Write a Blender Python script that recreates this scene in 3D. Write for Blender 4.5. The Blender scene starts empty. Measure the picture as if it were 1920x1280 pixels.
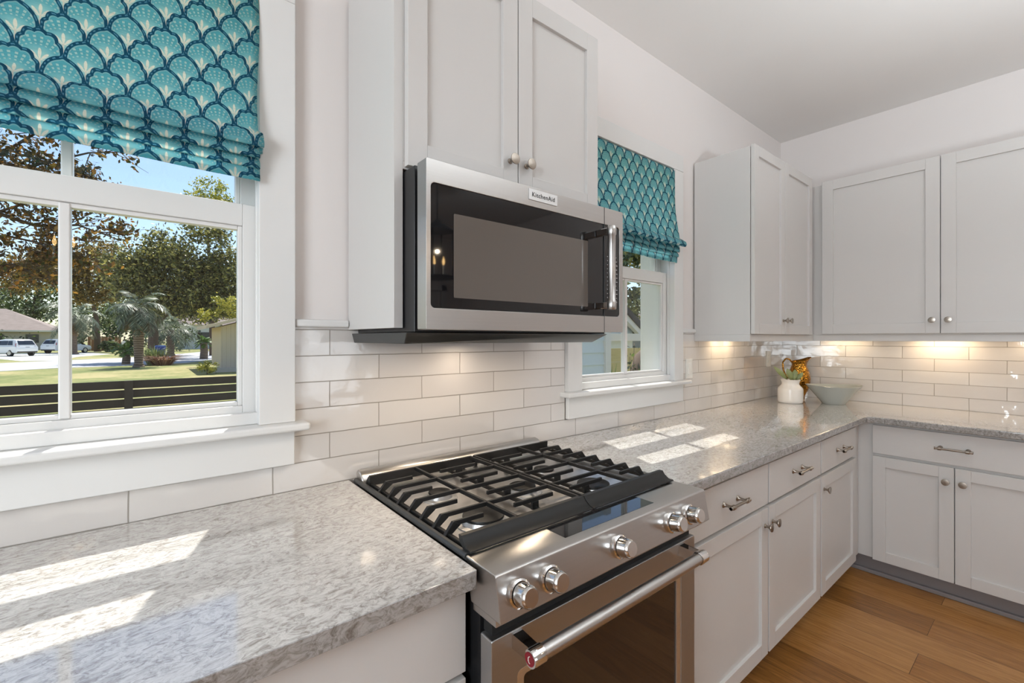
import bpy, bmesh, math, random
import numpy as np
from mathutils import Vector, Matrix

S = bpy.context.scene
COL = S.collection
R = math.radians

# ------------------------------------------------------------------ camera
CAM = Vector((0.0, -1.4, 1.351))
YAW = 0.6812
cd = bpy.data.cameras.new('camera')
cd.sensor_fit = 'HORIZONTAL'; cd.sensor_width = 36.0
cd.lens = 843.02 / 1920 * 36.0
cd.shift_y = -5.55 / 1920
cd.clip_start = 0.02; cd.clip_end = 500
cam = bpy.data.objects.new('camera', cd); COL.objects.link(cam)
cam.location = CAM; cam.rotation_euler = (R(90), 0, -YAW)
S.camera = cam

# ------------------------------------------------------------------ view, sky, sun, large lights
S.view_settings.view_transform = 'Standard'; S.view_settings.look = 'None'
S.view_settings.gamma = 1.0; S.view_settings.exposure = 0.0
S.view_settings.use_curve_mapping = False
try:
    S.cycles.max_bounces = 12; S.cycles.diffuse_bounces = 6; S.cycles.glossy_bounces = 5
    S.cycles.transparent_max_bounces = 24; S.cycles.transmission_bounces = 6
    S.cycles.sample_clamp_indirect = 6.0; S.cycles.caustics_reflective = False
except Exception:
    pass

SUN_DIR = Vector((-0.195, -0.537, -1.0)).normalized()
wd = bpy.data.worlds.new('sky'); S.world = wd; wd.use_nodes = True
wn = wd.node_tree; wn.nodes.clear()
w_out = wn.nodes.new('ShaderNodeOutputWorld'); w_bg = wn.nodes.new('ShaderNodeBackground')
w_sky = wn.nodes.new('ShaderNodeTexSky'); w_sky.sky_type = 'NISHITA'; w_sky.sun_disc = False
w_sky.sun_elevation = R(60); w_sky.sun_rotation = R(20); w_sky.air_density = 1.0
w_sky.dust_density = 0.6; w_sky.ozone_density = 1.2
w_bg.inputs['Strength'].default_value = 0.19
wn.links.new(w_sky.outputs[0], w_bg.inputs[0]); wn.links.new(w_bg.outputs[0], w_out.inputs[0])

def light(name, kind, loc, power, color=(1, 1, 1), aim=None, **kw):
    d = bpy.data.lights.new(name, kind); d.energy = power; d.color = color
    for k, v in kw.items(): setattr(d, k, v)
    o = bpy.data.objects.new(name, d); COL.objects.link(o); o.location = loc
    if aim is not None:
        o.rotation_euler = Vector(aim).to_track_quat('-Z', 'Y').to_euler()
    return o
light('sun', 'SUN', (3, 12, 20), 7.0, (1.0, 0.95, 0.87), SUN_DIR, angle=R(0.55))
# fill lamps added just inside the unseen left and back walls
light('daylight_left', 'AREA', (-2.12, -1.88, 1.7), 80, (0.82, 0.92, 1.0), (1, 0.12, 0.0), shape='RECTANGLE', size=1.3, size_y=1.6)
light('daylight_back', 'AREA', (1.75, -5.42, 1.5), 13, (0.84, 0.93, 1.0), (0.0, 1, 0.0), shape='RECTANGLE', size=1.4, size_y=1.9)
# flash bounced off the ceiling behind the camera
light('bounced_flash', 'SPOT', (1.7, -2.42, 1.70), 272, (0.84, 0.93, 1.0), (0.12, 0.18, 1), spot_size=R(150), spot_blend=1.0, shadow_soft_size=0.12)

# ------------------------------------------------------------------ helpers
def tag(o, label=None, cat=None, group=None, kind=None):
    if label: o['label'] = label
    if cat: o['category'] = cat
    if group: o['group'] = group
    if kind: o['kind'] = kind
    return o
def empty(name, loc, label=None, cat=None, group=None, kind=None):
    o = bpy.data.objects.new(name, None); COL.objects.link(o); o.location = loc
    o.empty_display_size = 0.1
    return tag(o, label, cat, group, kind)
def wloc(o):
    v = Vector((0, 0, 0))
    while o is not None:
        v = v + o.location; o = o.parent
    return v

class MB:
    """collects shapes in world coordinates and links them as one mesh object"""
    def __init__(s): s.v = []; s.f = []; s.uv = None
    def add(s, v, f):
        n = len(s.v); s.v += [tuple(p) for p in v]; s.f += [tuple(i + n for i in q) for q in f]; return s
    def box(s, x0, x1, y0, y1, z0, z1):
        if x0 > x1: x0, x1 = x1, x0
        if y0 > y1: y0, y1 = y1, y0
        if z0 > z1: z0, z1 = z1, z0
        return s.add([(x0,y0,z0),(x1,y0,z0),(x1,y1,z0),(x0,y1,z0),(x0,y0,z1),(x1,y0,z1),(x1,y1,z1),(x0,y1,z1)],
                     [(0,3,2,1),(4,5,6,7),(0,1,5,4),(1,2,6,5),(2,3,7,6),(3,0,4,7)])
    def prism(s, pts, axis, a, b):
        """pts: 2D outline, extruded along axis from a to b"""
        def P(p, t):
            if axis == 'x': return (t, p[0], p[1])
            if axis == 'y': return (p[0], t, p[1])
            return (p[0], p[1], t)
        n = len(pts)
        vs = [P(p, a) for p in pts] + [P(p, b) for p in pts]
        fs = [tuple(range(n))[::-1], tuple(range(n, 2 * n))]
        fs += [(i, (i + 1) % n, n + (i + 1) % n, n + i) for i in range(n)]
        return s.add(vs, fs)
    def hull8(s, q0, q1):
        """two quads (4 points each) joined into a solid"""
        return s.add(list(q0) + list(q1), [(3,2,1,0),(4,5,6,7),(0,1,5,4),(1,2,6,5),(2,3,7,6),(3,0,4,7)])
    def lathe(s, prof, origin, axis=(0, 0, 1), seg=32, cap=True):
        ax = Vector(axis).normalized(); o = Vector(origin)
        t = Vector((1, 0, 0)) if abs(ax.x) < 0.9 else Vector((0, 1, 0))
        e1 = ax.cross(t).normalized(); e2 = ax.cross(e1)
        vs, fs = [], []
        for (r, h) in prof:
            for k in range(seg):
                a = 2 * math.pi * k / seg
                vs.append(o + ax * h + (e1 * math.cos(a) + e2 * math.sin(a)) * r)
        for i in range(len(prof) - 1):
            for k in range(seg):
                k2 = (k + 1) % seg
                fs.append((i * seg + k, i * seg + k2, (i + 1) * seg + k2, (i + 1) * seg + k))
        if cap:
            fs.append(tuple(range(seg))[::-1]); fs.append(tuple(range((len(prof) - 1) * seg, len(prof) * seg)))
        return s.add(vs, fs)
    def tube(s, pts, rad, seg=8, cap=True):
        pts = [Vector(p) for p in pts]; n = len(pts)
        rads = rad if isinstance(rad, (list, tuple)) else [rad] * n
        vs, fs = [], []
        prev = None
        for i, p in enumerate(pts):
            d = (pts[min(i + 1, n - 1)] - pts[max(i - 1, 0)]).normalized()
            if prev is None:
                t = Vector((0, 0, 1)) if abs(d.z) < 0.9 else Vector((1, 0, 0))
                e1 = d.cross(t).normalized()
            else:
                e1 = (prev - d * prev.dot(d)).normalized()
            prev = e1; e2 = d.cross(e1)
            for k in range(seg):
                a = 2 * math.pi * k / seg
                vs.append(p + (e1 * math.cos(a) + e2 * math.sin(a)) * rads[i])
        for i in range(n - 1):
            for k in range(seg):
                k2 = (k + 1) % seg
                fs.append((i * seg + k, i * seg + k2, (i + 1) * seg + k2, (i + 1) * seg + k))
        if cap:
            fs.append(tuple(range(seg))[::-1]); fs.append(tuple(range((n - 1) * seg, n * seg)))
        return s.add(vs, fs)
    def sphere(s, c, r, seg=16, rings=10):
        rx, ry, rz = (r, r, r) if not isinstance(r, (tuple, list)) else r
        prof = [(math.sin(math.pi * i / rings), -math.cos(math.pi * i / rings)) for i in range(rings + 1)]
        vs, fs = [], []
        for (a, h) in prof:
            for k in range(seg):
                t = 2 * math.pi * k / seg
                vs.append((c[0] + rx * max(a, 1e-4) * math.cos(t), c[1] + ry * max(a, 1e-4) * math.sin(t), c[2] + rz * h))
        for i in range(rings):
            for k in range(seg):
                k2 = (k + 1) % seg
                fs.append((i * seg + k, i * seg + k2, (i + 1) * seg + k2, (i + 1) * seg + k))
        return s.add(vs, fs)
    def build(s, name, mat, parent=None, bevel=0.0, smooth=None, label=None, cat=None, group=None, kind=None, seg=2, angle=35, recalc=True):
        me = bpy.data.meshes.new(name)
        off = wloc(parent) if parent is not None else Vector((0, 0, 0))
        me.from_pydata([(p[0] - off.x, p[1] - off.y, p[2] - off.z) for p in s.v], [], s.f)
        if recalc:
            bm = bmesh.new(); bm.from_mesh(me); bmesh.ops.recalc_face_normals(bm, faces=bm.faces); bm.to_mesh(me); bm.free()
        me.materials.append(mat)
        o = bpy.data.objects.new(name, me); COL.objects.link(o)
        if parent is not None: o.parent = parent
        if smooth or bevel > 0:
            me.shade_smooth()
            if not bevel > 0 and smooth != 'all': me.set_sharp_from_angle(angle=R(angle))
        if bevel > 0:
            b = o.modifiers.new('edge', 'BEVEL'); b.width = bevel; b.segments = seg; b.limit_method = 'ANGLE'
            b.angle_limit = R(40); b.harden_normals = True
        return tag(o, label, cat, group, kind)

def quads(name, V, mat, parent=None, nv=4, smooth=False, **kw):
    """V: (n, nv, 3) array of separate polygons, built fast as one mesh"""
    V = np.asarray(V, dtype=np.float64); n = V.shape[0]
    me = bpy.data.meshes.new(name)
    me.vertices.add(n * nv); me.loops.add(n * nv); me.polygons.add(n)
    off = np.array(wloc(parent)) if parent is not None else np.zeros(3)
    me.vertices.foreach_set('co', (V.reshape(-1, 3) - off).astype(np.float32).ravel())
    me.loops.foreach_set('vertex_index', np.arange(n * nv, dtype=np.int32))
    me.polygons.foreach_set('loop_start', np.arange(0, n * nv, nv, dtype=np.int32))
    me.update(calc_edges=True); me.validate()
    me.materials.append(mat)
    o = bpy.data.objects.new(name, me); COL.objects.link(o)
    if parent is not None: o.parent = parent
    return tag(o, **kw)

def rrect(x0, x1, y0, y1, r, n=6):
    pts = []
    for (cx, cy, a0) in ((x1 - r, y1 - r, 0), (x0 + r, y1 - r, 90), (x0 + r, y0 + r, 180), (x1 - r, y0 + r, 270)):
        for k in range(n + 1):
            a = R(a0 + 90 * k / n); pts.append((cx + r * math.cos(a), cy + r * math.sin(a)))
    return pts

# ------------------------------------------------------------------ materials
def lin(c):
    return tuple(((x / 255.0) / 12.92 if x / 255.0 <= 0.04045 else ((x / 255.0 + 0.055) / 1.055) ** 2.4) for x in c)
class X:
    """small node-maths wrapper"""
    def __init__(s, nt, sock): s.nt = nt; s.k = sock
    def _op(s, op, o=None, rev=False, o2=None):
        n = s.nt.nodes.new('ShaderNodeMath'); n.operation = op
        a, b = (o, s) if rev else (s, o)
        for i, q in enumerate((a, b, o2)):
            if q is None: continue
            if isinstance(q, X): s.nt.links.new(q.k, n.inputs[i])
            else: n.inputs[i].default_value = float(q)
        return X(s.nt, n.outputs[0])
    def __add__(s, o): return s._op('ADD', o)
    __radd__ = __add__
    def __sub__(s, o): return s._op('SUBTRACT', o)
    def __rsub__(s, o): return s._op('SUBTRACT', o, True)
    def __mul__(s, o): return s._op('MULTIPLY', o)
    __rmul__ = __mul__
    def __truediv__(s, o): return s._op('DIVIDE', o)
    def __rtruediv__(s, o): return s._op('DIVIDE', o, True)
    def __pow__(s, o): return s._op('POWER', o)
    def lt(s, o): return s._op('LESS_THAN', o)
    def gt(s, o): return s._op('GREATER_THAN', o)
    def fn(s, op, o=None): return s._op(op, o)
    def ss(s, a, b):
        n = s.nt.nodes.new('ShaderNodeMapRange'); n.interpolation_type = 'SMOOTHSTEP'
        s.nt.links.new(s.k, n.inputs[0]); n.inputs[1].default_value = a; n.inputs[2].default_value = b
        return X(s.nt, n.outputs[0])
class Mat:
    def __init__(s, name, color=(0.5, 0.5, 0.5), rough=0.5, metal=0.0, spec=0.5, **kw):
        s.m = bpy.data.materials.new(name); s.m.use_nodes = True; s.nt = s.m.node_tree
        s.b = s.nt.nodes['Principled BSDF']; s.out = s.nt.nodes['Material Output']
        s.set('Base Color', (*color, 1)); s.set('Roughness', rough); s.set('Metallic', metal); s.set('Specular IOR Level', spec)
        for k, v in kw.items(): s.set(k, v)
    def set(s, k, v):
        if isinstance(v, X): s.nt.links.new(v.k, s.b.inputs[k])
        elif hasattr(v, 'is_output'): s.nt.links.new(v, s.b.inputs[k])
        else: s.b.inputs[k].default_value = v
        return s
    def node(s, t, **kw):
        n = s.nt.nodes.new(t)
        for k, v in kw.items(): setattr(n, k, v)
        return n
    def link(s, a, b): s.nt.links.new(a.k if isinstance(a, X) else a, b)
    def coord(s, scale=(1, 1, 1), rot=(0, 0, 0), loc=(0, 0, 0), out='Object'):
        c = s.node('ShaderNodeTexCoord'); m = s.node('ShaderNodeMapping')
        m.inputs['Scale'].default_value = scale; m.inputs['Rotation'].default_value = rot; m.inputs['Location'].default_value = loc
        s.link(c.outputs[out], m.inputs[0]); return m.outputs[0]
    def noise(s, vec, scale, detail=4, rough=0.55, dist=0.0, out=0):
        n = s.node('ShaderNodeTexNoise'); s.link(vec, n.inputs['Vector'])
        n.inputs['Scale'].default_value = scale; n.inputs['Detail'].default_value = detail
        n.inputs['Roughness'].default_value = rough; n.inputs['Distortion'].default_value = dist
        return n.outputs[out]
    def ramp(s, fac, stops, interp='LINEAR'):
        n = s.node('ShaderNodeValToRGB'); n.color_ramp.interpolation = interp
        e = n.color_ramp.elements
        while len(e) < len(stops): e.new(0.5)
        for q, (p, c) in zip(e, stops): q.position = p; q.color = (*c, 1)
        s.link(fac, n.inputs[0]); return n.outputs[0]
    def mix(s, fac, a, b):
        n = s.node('ShaderNodeMix', data_type='RGBA')
        for q, i in ((fac, 0), (a, 6), (b, 7)):
            if isinstance(q, X) or hasattr(q, 'is_output'): s.link(q, n.inputs[i])
            else: n.inputs[i].default_value = (*q, 1) if isinstance(q, tuple) else q
        return n.outputs[2]
    def bump(s, h, strength=0.3, dist=0.002):
        n = s.node('ShaderNodeBump'); n.inputs['Strength'].default_value = strength; n.inputs['Distance'].default_value = dist
        s.link(h, n.inputs['Height']); s.link(n.outputs[0], s.b.inputs['Normal']); return s
def paint(name, color, rough=0.45, amp=0.0006):
    M = Mat(name, color, rough)
    v = M.coord(); M.bump(M.noise(v, 220, 3), 0.12, amp)
    n = M.noise(v, 2.3, 3)
    M.set('Base Color', M.mix(n, tuple(c * 0.975 for c in color), tuple(min(1, c * 1.02) for c in color)))
    return M.m
m_wall = paint('wall_paint', lin((226, 220, 217)), 0.6)
m_ceil = paint('ceiling_paint', lin((228, 225, 222)), 0.7)
m_trim = paint('trim_paint', lin((221, 220, 218)), 0.32)
m_cab = paint('cabinet_paint', lin((202, 199, 196)), 0.38)
m_toe = paint('toe_kick_paint', lin((128, 122, 122)), 0.5)  # toe kick tone, lowered to carry the shade of the recess

def brushed(name, color, rough, axis):
    M = Mat(name, color, rough, 1.0)
    sc = {'x': (2, 300, 300), 'z': (300, 300, 2), 'y': (300, 2, 300)}[axis]
    n = M.noise(M.coord(sc), 1.0, 3, 0.6)
    M.set('Base Color', M.mix(n, tuple(c * 0.93 for c in color), tuple(min(1, c * 1.06) for c in color)))
    rr = X(M.nt, n) * 0.10 + (rough - 0.05); M.set('Roughness', rr)
    M.set('Anisotropic', 0.45); M.bump(n, 0.05, 0.0004)
    return M.m
m_steel = brushed('brushed_steel', (0.52, 0.505, 0.49), 0.30, 'x')
m_pan = brushed('cooktop_steel', (0.74, 0.72, 0.70), 0.34, 'x')
m_doorsteel = brushed('oven_door_steel', (0.43, 0.435, 0.44), 0.42, 'x')
m_chrome = Mat('polished_chrome', (0.78, 0.77, 0.76), 0.07, 1.0).m
m_nickel = Mat('brushed_nickel', (0.36, 0.315, 0.27), 0.30, 1.0).m
m_iron = Mat('cast_iron', (0.011, 0.0105, 0.010), 0.45, 0.0, 0.35)
m_iron.bump(m_iron.noise(m_iron.coord(), 600, 2), 0.25, 0.0005); m_iron = m_iron.m
m_black = Mat('black_enamel', (0.012, 0.012, 0.013), 0.28).m
m_darkgrey = Mat('dark_grey_metal', (0.05, 0.052, 0.052), 0.35, 0.3).m
m_blackglass = Mat('black_glass', (0.006, 0.006, 0.007), 0.03, 0.0, 0.6).m
m_mesh = Mat('oven_window_mesh', (0.125, 0.108, 0.095), 0.06, 0.0, 0.6).m
m_ovenglass = Mat('oven_glass', (0.020, 0.012, 0.008), 0.04, 0.0, 0.6).m
m_white_plastic = Mat('white_plastic', lin((232, 230, 224)), 0.35).m
m_gasket = Mat('dark_gasket', (0.008, 0.008, 0.008), 0.7).m

def tile_mat(name, right):
    M = Mat(name, (0.7, 0.68, 0.66), 0.06, 0.0, 1.0); M.set('Coat Weight', 0.7); M.set('Coat Roughness', 0.03)
    sp = M.node('ShaderNodeSeparateXYZ'); c = M.node('ShaderNodeTexCoord'); M.link(c.outputs['Object'], sp.inputs[0])
    x = X(M.nt, sp.outputs[1]) * -1.0 - 0.722 + 0.154 if right else X(M.nt, sp.outputs[0]) - 0.581 + 0.154
    z = X(M.nt, sp.outputs[2]) - 0.914
    wob = X(M.nt, M.noise(c.outputs['Object'], 9, 2)) * 0.004 - 0.002
    cb = M.node('ShaderNodeCombineXYZ'); M.link(x + wob, cb.inputs[0]); M.link(z + wob, cb.inputs[1])
    br = M.node('ShaderNodeTexBrick', offset=0.5, offset_frequency=2, squash=1.0, squash_frequency=2)
    M.link(cb.outputs[0], br.inputs['Vector'])
    for k, v in (('Scale', 1.0), ('Mortar Size', 0.0016), ('Mortar Smooth', 0.25), ('Bias', 0.0), ('Brick Width', 0.308), ('Row Height', 0.0772)):
        br.inputs[k].default_value = v
    a, b = lin((208, 203, 199)), lin((217, 213, 209))
    br.inputs['Color1'].default_value = (*a, 1); br.inputs['Color2'].default_value = (*b, 1)
    br.inputs['Mortar'].default_value = (*lin((150, 143, 134)), 1)
    M.set('Base Color', br.outputs['Color'])
    # every tile has its own lean and ripples in the glaze
    sh = M.node('ShaderNodeVectorMath', operation='MULTIPLY_ADD')
    M.link(br.outputs['Color'], sh.inputs[0]); sh.inputs[1].default_value = (90, 70, 50); M.link(c.outputs['Object'], sh.inputs[2])
    n1 = X(M.nt, M.noise(sh.outputs[0], 5.5, 1.5, 0.45, 0.4)); n2 = X(M.nt, M.noise(sh.outputs[0], 26, 2))
    h = n1 * 1.0 + n2 * 0.10 - X(M.nt, br.outputs['Fac']) * 0.22
    M.bump(h, 0.75, 0.0095)
    M.set('Roughness', X(M.nt, br.outputs['Fac']) * 0.6 + 0.05)
    return M.m
m_tile_a = tile_mat('glazed_tile_window_wall', False)
m_tile_b = tile_mat('glazed_tile_right_wall', True)

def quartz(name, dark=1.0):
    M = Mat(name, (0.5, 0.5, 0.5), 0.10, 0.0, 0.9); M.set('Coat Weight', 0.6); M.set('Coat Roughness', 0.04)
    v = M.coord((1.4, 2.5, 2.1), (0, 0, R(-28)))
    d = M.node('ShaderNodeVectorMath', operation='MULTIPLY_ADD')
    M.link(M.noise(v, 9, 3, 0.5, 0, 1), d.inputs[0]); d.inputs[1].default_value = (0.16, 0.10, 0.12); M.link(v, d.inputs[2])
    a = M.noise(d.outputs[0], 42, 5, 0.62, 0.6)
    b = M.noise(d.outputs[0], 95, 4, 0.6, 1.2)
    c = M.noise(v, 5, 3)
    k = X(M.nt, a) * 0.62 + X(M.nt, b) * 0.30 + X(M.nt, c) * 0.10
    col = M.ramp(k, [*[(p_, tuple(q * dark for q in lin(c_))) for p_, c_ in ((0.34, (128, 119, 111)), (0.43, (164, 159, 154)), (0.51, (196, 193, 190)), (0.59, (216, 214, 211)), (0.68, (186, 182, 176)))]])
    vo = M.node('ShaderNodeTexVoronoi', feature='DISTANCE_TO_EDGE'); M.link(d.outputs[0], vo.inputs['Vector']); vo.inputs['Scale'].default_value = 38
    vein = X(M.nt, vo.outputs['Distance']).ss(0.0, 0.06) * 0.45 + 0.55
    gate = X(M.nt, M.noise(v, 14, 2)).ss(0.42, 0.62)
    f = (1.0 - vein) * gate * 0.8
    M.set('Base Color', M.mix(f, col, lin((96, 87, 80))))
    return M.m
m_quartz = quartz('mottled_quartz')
m_quartz_edge = quartz('mottled_quartz_cut_edge', 0.55)  # darker copy for the side faces, edge shade put into the colour

def oak():
    M = Mat('oak_planks', (0.4, 0.25, 0.1), 0.33)
    c = M.node('ShaderNodeTexCoord'); mp = M.node('ShaderNodeMapping'); M.link(c.outputs['Object'], mp.inputs[0])
    mp.inputs['Rotation'].default_value = (0, 0, R(90)); mp.inputs['Location'].default_value = (0.7, 0.035, 0)
    br = M.node('ShaderNodeTexBrick', offset=0.37, offset_frequency=2); M.link(mp.outputs[0], br.inputs['Vector'])
    for k, v in (('Scale', 1.0), ('Mortar Size', 0.0012), ('Mortar Smooth', 0.3), ('Bias', 0.0), ('Brick Width', 1.7), ('Row Height', 0.186)):
        br.inputs[k].default_value = v
    br.inputs['Color1'].default_value = (0, 0, 0, 1); br.inputs['Color2'].default_value = (1, 1, 1, 1); br.inputs['Mortar'].default_value = (0.5, 0.5, 0.5, 1)
    tone = X(M.nt, br.outputs['Color'])
    sh = M.node('ShaderNodeVectorMath', operation='MULTIPLY_ADD'); M.link(br.outputs['Color'], sh.inputs[0]); sh.inputs[1].default_value = (7, 3, 0)
    M.link(M.coord((16, 1.0, 1)), sh.inputs[2])
    g = M.noise(sh.outputs[0], 3.2, 6, 0.62, 1.6); g2 = M.noise(sh.outputs[0], 14, 3, 0.6, 0.5)
    k = X(M.nt, g) * 0.62 + X(M.nt, g2) * 0.2 + tone * 0.20
    col = M.ramp(k, [(0.30, lin((104, 66, 26))), (0.5, lin((150, 101, 50))), (0.70, lin((180, 132, 78)))])
    M.set('Base Color', M.mix(X(M.nt, br.outputs['Fac']), col, lin((88, 54, 24))))
    M.bump(X(M.nt, g2) * 0.3 - X(M.nt, br.outputs['Fac']), 0.25, 0.001)
    return M.m
m_oak = oak()

def thin_glass(name, tint=(1, 1, 1)):
    m = bpy.data.materials.new(name); m.use_nodes = True; nt = m.node_tree; nt.nodes.clear()
    o = nt.nodes.new('ShaderNodeOutputMaterial'); mx = nt.nodes.new('ShaderNodeMixShader')
    t = nt.nodes.new('ShaderNodeBsdfTransparent'); g = nt.nodes.new('ShaderNodeBsdfGlossy'); lw = nt.nodes.new('ShaderNodeLayerWeight')
    t.inputs[0].default_value = (*tint, 1); g.inputs['Roughness'].default_value = 0.0; lw.inputs[0].default_value = 0.5
    fac = X(nt, lw.outputs['Facing']) ** 4.0 * 0.9 + 0.03
    nt.links.new(fac.k, mx.inputs[0]); nt.links.new(t.outputs[0], mx.inputs[1]); nt.links.new(g.outputs[0], mx.inputs[2])
    nt.links.new(mx.outputs[0], o.inputs[0]); return m
m_glass = thin_glass('window_glass', (0.97, 0.985, 0.98))

def fabric():
    M = Mat('scale_print_linen', (0.2, 0.5, 0.6), 0.75)
    uv = M.node('ShaderNodeUVMap'); sp = M.node('ShaderNodeSeparateXYZ'); M.link(uv.outputs[0], sp.inputs[0])
    P = 0.0705; RY = 0.0490
    wob = X(M.nt, M.noise(uv.outputs[0], 30, 2)) * 0.05 - 0.025
    u = X(M.nt, sp.outputs[0]) / P + wob; w = X(M.nt, sp.outputs[1]) / RY + wob
    r0 = w.fn('FLOOR'); t = w - r0
    def cell(row, y):
        half = (row * 0.5).fn('FRACT')            # 0 or .5
        uu = u - half; k = (uu + 0.5).fn('FLOOR'); x = uu - k
        typ = ((k * 1.0 - (row * 0.5).fn('FLOOR')) * 0.5).fn('FRACT')   # 0 / .5: pointed or scalloped
        typ = typ * 2.0
        ax = (x * 2.0).fn('ABSOLUTE'); yy = y.fn('MAXIMUM', 0.0) / 0.97
        pe = typ * 0.55 + 1.85
        e = (ax ** pe + yy ** pe) ** (1.0 / pe)
        ang = yy.fn('ARCTAN2', ax)
        rip = (1.0 - (ang * 5.0).fn('SINE').fn('ABSOLUTE')) * 0.10 * typ * yy.ss(0.05, 0.25)
        tip = (1.0 - typ) * (1.0 - ax.ss(0.0, 0.22)) * yy.ss(0.6, 1.0) * 0.07
        return x, y, 1.0 - e - rip + tip + typ * 0.03
    xa, ya, ga = cell(r0, t)
    xb, yb, gb = cell(r0 + 1.0, t - 1.0)
    ins = ga.gt(0.0)
    def sel(a, b): return a * ins + b * (1.0 - ins)
    x = sel(xa, xb); y = sel(ya, yb); g = sel(ga, gb)
    # polar around the foot of the leaf motif
    px = x * 2.0; py = (y + 0.50) * 1.25
    rho = (px * px + py * py) ** 0.5
    ang = px.fn('ARCTAN2', py)                     # 0 = straight up
    pet = (ang * 4.6).fn('COSINE').fn('ABSOLUTE')
    palm = (pet * (0.74 - ang.fn('ABSOLUTE') * 0.18) - rho).ss(0.0, 0.05) * ang.fn('ABSOLUTE').lt(1.36) * (pet.gt(0.50) + rho.lt(0.18)).gt(0.5)
    stem = x.fn('ABSOLUTE').lt(0.022) * (y + 0.50).lt(0.08) * (y + 0.85).gt(0.0)
    fan = rho.ss(0.86, 0.90) * (1.0 - rho.ss(1.42, 1.46))
    spokes = (ang * 27.0).fn('SINE').ss(0.1, 0.4) * fan * (rho * 30.0).fn('SINE').ss(-0.5, -0.1) * ang.fn('ABSOLUTE').lt(1.7)
    ol = 1.0 - g.ss(0.165, 0.19)
    dots = ((ang * 26.0 + y * 10.0).fn('SINE')).gt(0.15) * g.ss(0.045, 0.06) * (1.0 - g.ss(0.105, 0.12))
    inner = g.ss(0.19, 0.20) * (1.0 - g.ss(0.22, 0.24))
    slub = M.coord((10, 420, 1), out='UV'); sl = X(M.nt, M.noise(slub, 1.0, 3, 0.6))
    base = M.mix(rho.ss(0.25, 1.15), lin((168, 222, 222)), lin((98, 186, 198)))
    base = M.mix(spokes * 0.72, base, lin((212, 226, 216)))
    base = M.mix(inner * 0.6, base, lin((190, 218, 212)))
    base = M.mix(palm, base, lin((248, 242, 226)))
    base = M.mix(stem, base, lin((236, 230, 214)))
    base = M.mix(ol, base, lin((12, 80, 110)))
    base = M.mix(dots * 0.75, base, lin((92, 172, 198)))
    base = M.mix(sl.ss(0.45, 0.75) * 0.22, base, lin((20, 70, 96)))
    M.set('Base Color', base)
    M.bump(sl, 0.2, 0.0008)
    tr = M.node('ShaderNodeBsdfTranslucent'); gm = M.node('ShaderNodeGamma'); M.link(base, gm.inputs[0]); gm.inputs[1].default_value = 0.5; M.link(gm.outputs[0], tr.inputs[0])
    mx = M.node('ShaderNodeMixShader'); mx.inputs[0].default_value = 0.64
    M.link(M.b.outputs[0], mx.inputs[1]); M.link(tr.outputs[0], mx.inputs[2]); M.link(mx.outputs[0], M.out.inputs[0])
    return M.m
m_fabric = fabric()

# ------------------------------------------------------------------ room shell
RX = 3.842; CZ = 2.879; CT = 0.914
HOLES = [(-0.551, 0.261), (1.503, 2.315)]; HZ0, HZ1 = 1.085, 2.32
MB().box(-2.35, 4.0, -5.65, 0.17, -0.12, 0).build('floor', m_oak, kind='structure')
MB().box(-2.35, 4.0, -5.65, 0.17, CZ, CZ + 0.12).build('ceiling', m_ceil, kind='structure')
w = MB(); xs = [-2.2] + [q for h in HOLES for q in h] + [RX + 0.01]
for i in range(0, len(xs), 2): w.box(xs[i], xs[i + 1], 0.01, 0.17, 0, CZ)
for a, b in HOLES: w.box(a, b, 0.01, 0.17, 0, HZ0); w.box(a, b, 0.01, 0.17, HZ1, CZ)
w.build('wall_window', m_wall, kind='structure')
MB().box(RX + 0.01, 4.0, -5.5, 0.17, 0, CZ).build('wall_right', m_wall, kind='structure')
MB().box(-2.35, -2.2, -5.5, 0.17, 0, CZ).build('wall_left', m_wall, kind='structure')
MB().box(-2.35, 4.0, -5.65, -5.5, 0, CZ).build('wall_back', m_wall, kind='structure')
# glazed tile
b = MB()
b.box(-1.2, RX, 0.0, 0.012, CT - 0.02, 0.991)
b.box(0.329, 1.435, 0.0, 0.012, 0.991, 1.384)
b.box(2.375, RX, 0.0, 0.012, 0.991, 1.384)
b.build('backsplash_window', m_tile_a, kind='structure')
MB().box(RX, RX + 0.012, -1.56, 0.0, CT - 0.02, 1.384).build('backsplash_right', m_tile_b, kind='structure')
MB().box(0.328, 0.482, -0.014, 0.012, 1.384, 1.407).build('trim_1', m_trim, bevel=0.006, kind='structure')
MB().box(2.374, 2.535, -0.014, 0.012, 1.384, 1.407).build('trim_2', m_trim, bevel=0.006, kind='structure')

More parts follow.
